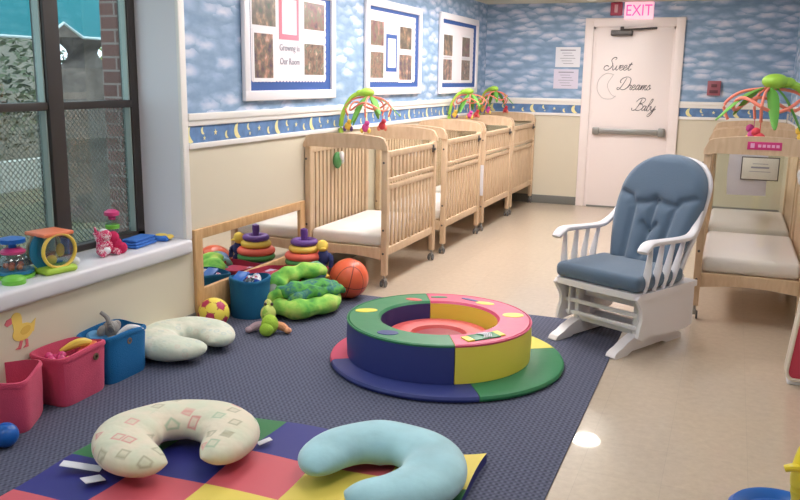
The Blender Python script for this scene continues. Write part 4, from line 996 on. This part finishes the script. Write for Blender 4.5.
for j in range(nz):
    for i in range(nu):
        b._f([F_[j][i], F_[j][i+1], F_[j+1][i+1], F_[j+1][i]]); b._f([K_[j][i+1], K_[j][i], K_[j+1][i], K_[j+1][i+1]])
    b._f([F_[j][0], F_[j+1][0], K_[j+1][0], K_[j][0]]); b._f([F_[j+1][nu], F_[j][nu], K_[j][nu], K_[j+1][nu]])
for i in range(nu):
    b._f([F_[0][i+1], F_[0][i], K_[0][i], K_[0][i+1]]); b._f([F_[nz][i], F_[nz][i+1], K_[nz][i+1], K_[nz][i]])
bo = b.obj('back_cushion', gc, G, angle=120); bo['label'] = 'tufted slate blue back cushion with rounded top'
for q in BT: MB().sphere(backpt(q[0], q[1], .026), (.011,.006,.011), sub=2).obj('cushion_button', gc, bo)

# ------------------------------------------------------------------ window sill toys
fb = thing('fishbowl_toy', 'clear toy fish bowl with orange lid and lime base on the sill', 'toy', (-.08, 2.995, SILL), -.2)
fb.scale = (1.15, 1.15, 1.08)
b = MB(); b.box(-.07,.07,-.075,.075,0,.03,.014); b.obj('base', P_['lime'], fb)
clr = clear('clear toy plastic', (215,225,228), .12, .05)
b = MB(); b.lathe([(0,-.05),(.07,-.05),(.074,0),(.07,.05),(0,.05)], c=(0,0,.1), seg=32, M=Matrix.Rotation(pi/2,4,'Y')); b.obj('bowl', clr, fb)
for x_, m_ in ((.052, P_['yellow']), (-.052, mat('toy cream', (214,206,170), .5))):
    b = MB(); b.sweep([(x_, .074*cos(a), .1+.074*sin(a)) for a in [2*pi*k/36 for k in range(36)]], .007, .009, seg=8, closed=True, up=(1,0,0)); b.obj('bowl_rim', m_, fb)
b = MB(); b.sweep([(0, .071*cos(a), .1+.071*sin(a)) for a in [pi*.7+pi*.75*k/20 for k in range(21)]], .03, .006, seg=8, up=(1,0,0)); b.obj('side_band', P_['teal'], fb)
b = MB(); b.box(-.075,.06,-.07,.07,.165,.182,.006); b.obj('lid', P_['orange'], fb)
b = MB(); b.sphere((.01,-.01,.055), .022, sub=2); b.sphere((.0,.04,.09), (.012,.02,.03), sub=2); b.obj('beads', P_['yellow'], fb)
b = MB(); b.box(-.02,.03,.055,.065,.07,.14,.004); b.box(-.01,.03,.0,.03,.04,.05,.004); b.obj('ladder', P_['blue'], fb)
b = MB(); b.sphere((0.01,.095,.03), (.03,.022,.022), sub=2); b.obj('handle', P_['white'], fb)
dm = thing('dome_popper_toy', 'clear domed toy with pink collar and blue knob on the sill', 'toy', (-.16, 2.84, SILL))
dm.scale = (1.12, 1.12, 1.06)
b = MB(); b.lathe([(0,0),(.08,0),(.082,.012),(.07,.02),(0,.022)], seg=32); b.obj('base', P_['green'], dm)
b = MB(); b.lathe([(0,.02),(.078,.02),(.078,.032),(0,.034)], seg=32); b.obj('base_ring', P_['teal'], dm)
b = MB(); b.lathe([(.062,.032),(.064,.06),(.056,.09),(.04,.11),(.0,.115)], seg=32); b.obj('dome', clr, dm)
b = MB(); b.lathe([(0,.105),(.048,.105),(.052,.115),(.03,.13),(0,.13)], seg=24); b.obj('collar', P_['pink'], dm)
b = MB(); b.lathe([(0,.13),(.016,.13),(.016,.15),(.05,.152),(.052,.17),(.02,.178),(0,.178)], seg=24); b.obj('knob', P_['blue'], dm)
b = MB(); [b.sphere((.03*cos(k*1.3), .03*sin(k*1.3), .045+.005*(k % 2)), .013, sub=2) for k in range(5)]; b.obj('beads', P_['orange'], dm)
b = MB(); b.lathe([(0,0),(.05,0),(.052,.02),(.04,.032),(0,.036)], seg=24); tag(b.obj('toy_cup', P_['green'], loc=(-.06, 2.74, SILL)), 'green round toy cup at the left end of the sill', 'toy')
gf = thing('plush_giraffe', 'pink and white spotted plush giraffe sitting on the sill', 'plush toy', (-.11, 3.39, SILL), -.3)
spot = patches('pink spotted plush', ((206,52,100),(232,210,216),(196,44,92),(236,224,226),(206,60,110)), 55, stretch=(1,1,1))
b = MB(); b.sphere((0,0,.045), (.04,.045,.05)); b.sweep(smoothpath([(0,-.02,.07),(0,-.035,.1),(0,-.045,.125)],4), lerpl([.022,.016],9), seg=10); b.sweep([(0,-.045,.125),(0,-.052,.155)], [.008,.005], seg=8); b.obj('body', spot, gf)
b = MB(); b.sphere((.01,.0,.105), (.03,.034,.03)); b.obj('head', spot, gf)
b = MB(); b.sphere((.0,-.002,.128), (.018,.022,.012)); b.sphere((.035,-.01,.03), (.014,.022,.02), sub=2); b.obj('white_patch', P_['white'], gf)
cr = mat('crimson plush', (196,36,88), .95, bump=.3, bscale=90)
b = MB(); b.sphere((.012,.045,.09), (.028,.03,.032)); b.sphere((.015,.06,.055), (.026,.03,.032)); b.sphere((.025,.082,.03), (.026,.032,.03)); b.obj('arm', cr, gf)
for s_ in (-1, 1):
    b = MB(); b.sweep(smoothpath([(.0,.03*s_,.025),(.04,.04*s_,.02),(.06,.045*s_,.018)],4), lerpl([.02,.018,.016],9), seg=8); b.obj('leg', spot, gf)
bt = thing('baby_bottle', 'clear bottle with magenta cap and green band behind the giraffe', 'bottle', (-.2, 3.56, SILL))
bt.scale = (1.1, 1.1, 1.2)
b = MB(); b.lathe([(0,0),(.03,0),(.032,.05),(.026,.07),(.03,.1),(.028,.13),(.0,.13)], seg=24); b.obj('bottle_body', clr, bt)
b = MB(); b.lathe([(.033,.09),(.034,.105),(.031,.108)], seg=24); b.obj('band', P_['green'], bt)
b = MB(); b.lathe([(0,.13),(.016,.13),(.018,.145),(.036,.15),(.036,.165),(.02,.175),(0,.176)], seg=24); b.obj('cap', P_['pink'], bt)
tw = thing('folded_cloth_book', 'blue folded cloth book lying on the sill', 'cloth book', (-.12, 3.67, SILL), .12)
tw.scale = (1, 1.15, 1.1)
cb = mat('bright blue cloth', (56,112,196), .85, bump=.3, bscale=60)
for k in range(3): b = MB(); b.box(-.055+.004*k,.055-.006*k,-.09+.005*k,.085,.002+.014*k,.015+.014*k,.006); b.obj('page', cb, tw)
tz = thing('toy_phone', 'blue and yellow flat baby toy at the far end of the sill', 'toy', (-.10, 3.845, SILL), .3)
b = MB(); b.box(-.05,.05,-.05,.045,0,.03,.012); b.obj('case', cb, tz)
b = MB(); b.sphere((.045,.0,.022), (.025,.035,.014), sub=2); b.sphere((.0,.0,.032), (.035,.03,.008), sub=2); b.obj('yellow_pad', P_['yellow'], tz)

# duck decal on the wall
dd = thing('duck_decal', 'yellow duck wall sticker with pink beak below the window sill', 'wall sticker', (.0005, 2.70, .27))
def ell(cx, cz, rx, rz, n_=24, rot=0): return [(cx+rx*cos(a)*cos(rot)-rz*sin(a)*sin(rot), cz+rx*cos(a)*sin(rot)+rz*sin(a)*cos(rot)) for a in [2*pi*k/n_ for k in range(n_)]]
b = MB(); b.prism(ell(.01,.075,.06,.038,rot=.15), 0, .002, 'x'); b.prism(ell(-.022,.142,.03,.03), 0, .0024, 'x'); b.prism([(-.045,.14),(-.04,.08),(.01,.08),(.008,.14)], 0, .0022, 'x'); b.prism([(.04,.09),(.088,.12),(.07,.06)], 0, .0021, 'x'); b.obj('duck_body', mat('decal yellow', (236,204,104), .6), dd)
b = MB(); b.prism([(-.05,.155),(-.075,.15),(-.088,.133),(-.075,.12),(-.048,.128)], 0, .0028, 'x'); b.obj('beak', mat('decal pink', (218,110,120), .6), dd); b = MB(); b.prism([(-.01,.04),(-.022,.012),(-.04,.006),(-.01,0),(.005,.036)], 0, .0028, 'x'); b.obj('foot', MATS['decal pink'], dd); b = MB(); b.prism([(.02,.038),(.02,.012),(.004,.002),(.034,.0),(.034,.036)], 0, .0028, 'x'); b.obj('foot', MATS['decal pink'], dd)
b = MB(); b.prism(ell(.025,.08,.03,.018,rot=.3), .002, .0028, 'x'); b.obj('wing', mat('decal wing', (222,184,84), .6), dd)

# ------------------------------------------------------------------ right edge
ch = thing('infant_seat', 'red padded infant seat with cream piping at the right edge', 'seat', (3.335, 4.45, 0), 0)
b = MB(); w, h = .105, .52; z0 = .03
poly = []
for (cx, cz, a0) in ((w-.04, z0+.05, -pi/2), (w-.04, h-.05, 0), (-w+.04, h-.05, pi/2), (-w+.04, z0+.05, pi)):
    for k in range(7): a = a0+pi/2*k/6; poly.append((cx+.04*cos(a), cz+.05*sin(a)))
lean = Matrix.Shear('XY', 4, (0, 0)) if False else Matrix.Identity(4)
lean[0][2] = .10
b.prism(poly, -.04, .04, 'y', lean); b.obj('pad', mat('red padded cloth', (190,62,84), .85, bump=.2), ch)
for y_ in (-.04, .04):
    b = MB(); b.sweep([lean @ Vector((p_[0], y_, p_[1])) for p_ in poly], .009, seg=8, closed=True, up=(0,1,0)); b.obj('piping', mat('cream piping', (226,216,200), .6), ch)
b = MB(); b.box(-.09,.09,.0,.03,0,.03,.008); b.box(-.09,.09,-.03,.2,0,.02,.006); b.obj('foot_bar', P_['white'], ch)
at = thing('activity_table_toy', 'blue round activity toy with yellow post and pink arch at the bottom right corner', 'toy', (3.14, 2.905, 0))
b = MB(); b.lathe([(0,0),(.15,0),(.165,.02),(.165,.05),(.15,.065),(.125,.06),(.11,.045),(0,.04)], seg=48); b.obj('base_bowl', P_['blue'], at)
b = MB(); b.sweep(smoothpath([(.07,-.01,.03),(.06,0,.14),(.075,0,.25),(.12,0,.36)],5), lerpl([.035,.03,.045,.05,.03],16), seg=14); b.sweep(smoothpath([(.075,-.02,.225),(.03,-.03,.235),(-.0,-.03,.225)],5), lerpl([.016,.014,.012],11), seg=10); b.obj('yellow_post', mat('glossy yellow', (238,216,60), .3), at)
b = MB(); b.sweep(smoothpath([(.03,-.1,.05),(.01,-.1,.1),(.03,-.1,.14),(.07,-.1,.145),(.1,-.1,.11),(.1,-.1,.05)],5), .008, seg=8); b.obj('pink_arch', P_['pink'], at)

# ------------------------------------------------------------------ light, world, camera
w = bpy.data.worlds.new('World'); sc.world = w; w.use_nodes = True; bg = w.node_tree.nodes['Background']
bg.inputs[0].default_value = lin((228,238,248)); bg.inputs[1].default_value = 5.5

cam = bpy.data.cameras.new('Camera'); co = bpy.data.objects.new('Camera', cam); COL.objects.link(co); sc.camera = co
cam.sensor_width = 36; cam.lens = 832.18/800*36; cam.clip_start = .05
yaw, pitch, roll = .3744, .2044, .0150
fwd = Vector((-sin(yaw)*cos(pitch), cos(yaw)*cos(pitch), -sin(pitch))); rt = Vector((cos(yaw), sin(yaw), 0)); up = rt.cross(fwd)
r2 = rt*cos(roll)+up*sin(roll); u2 = -rt*sin(roll)+up*cos(roll)
Mc = Matrix((r2, u2, -fwd)).transposed().to_4x4(); Mc.translation = (2.8757, 0, 1.486); co.matrix_world = Mc
sc.view_settings.view_transform = 'Standard'; sc.view_settings.look = 'None'; sc.view_settings.gamma = 1; sc.view_settings.use_curve_mapping = False
sc.view_settings.exposure = 0
sc.cycles.max_bounces = 8; sc.cycles.transparent_max_bounces = 16; sc.cycles.diffuse_bounces = 5
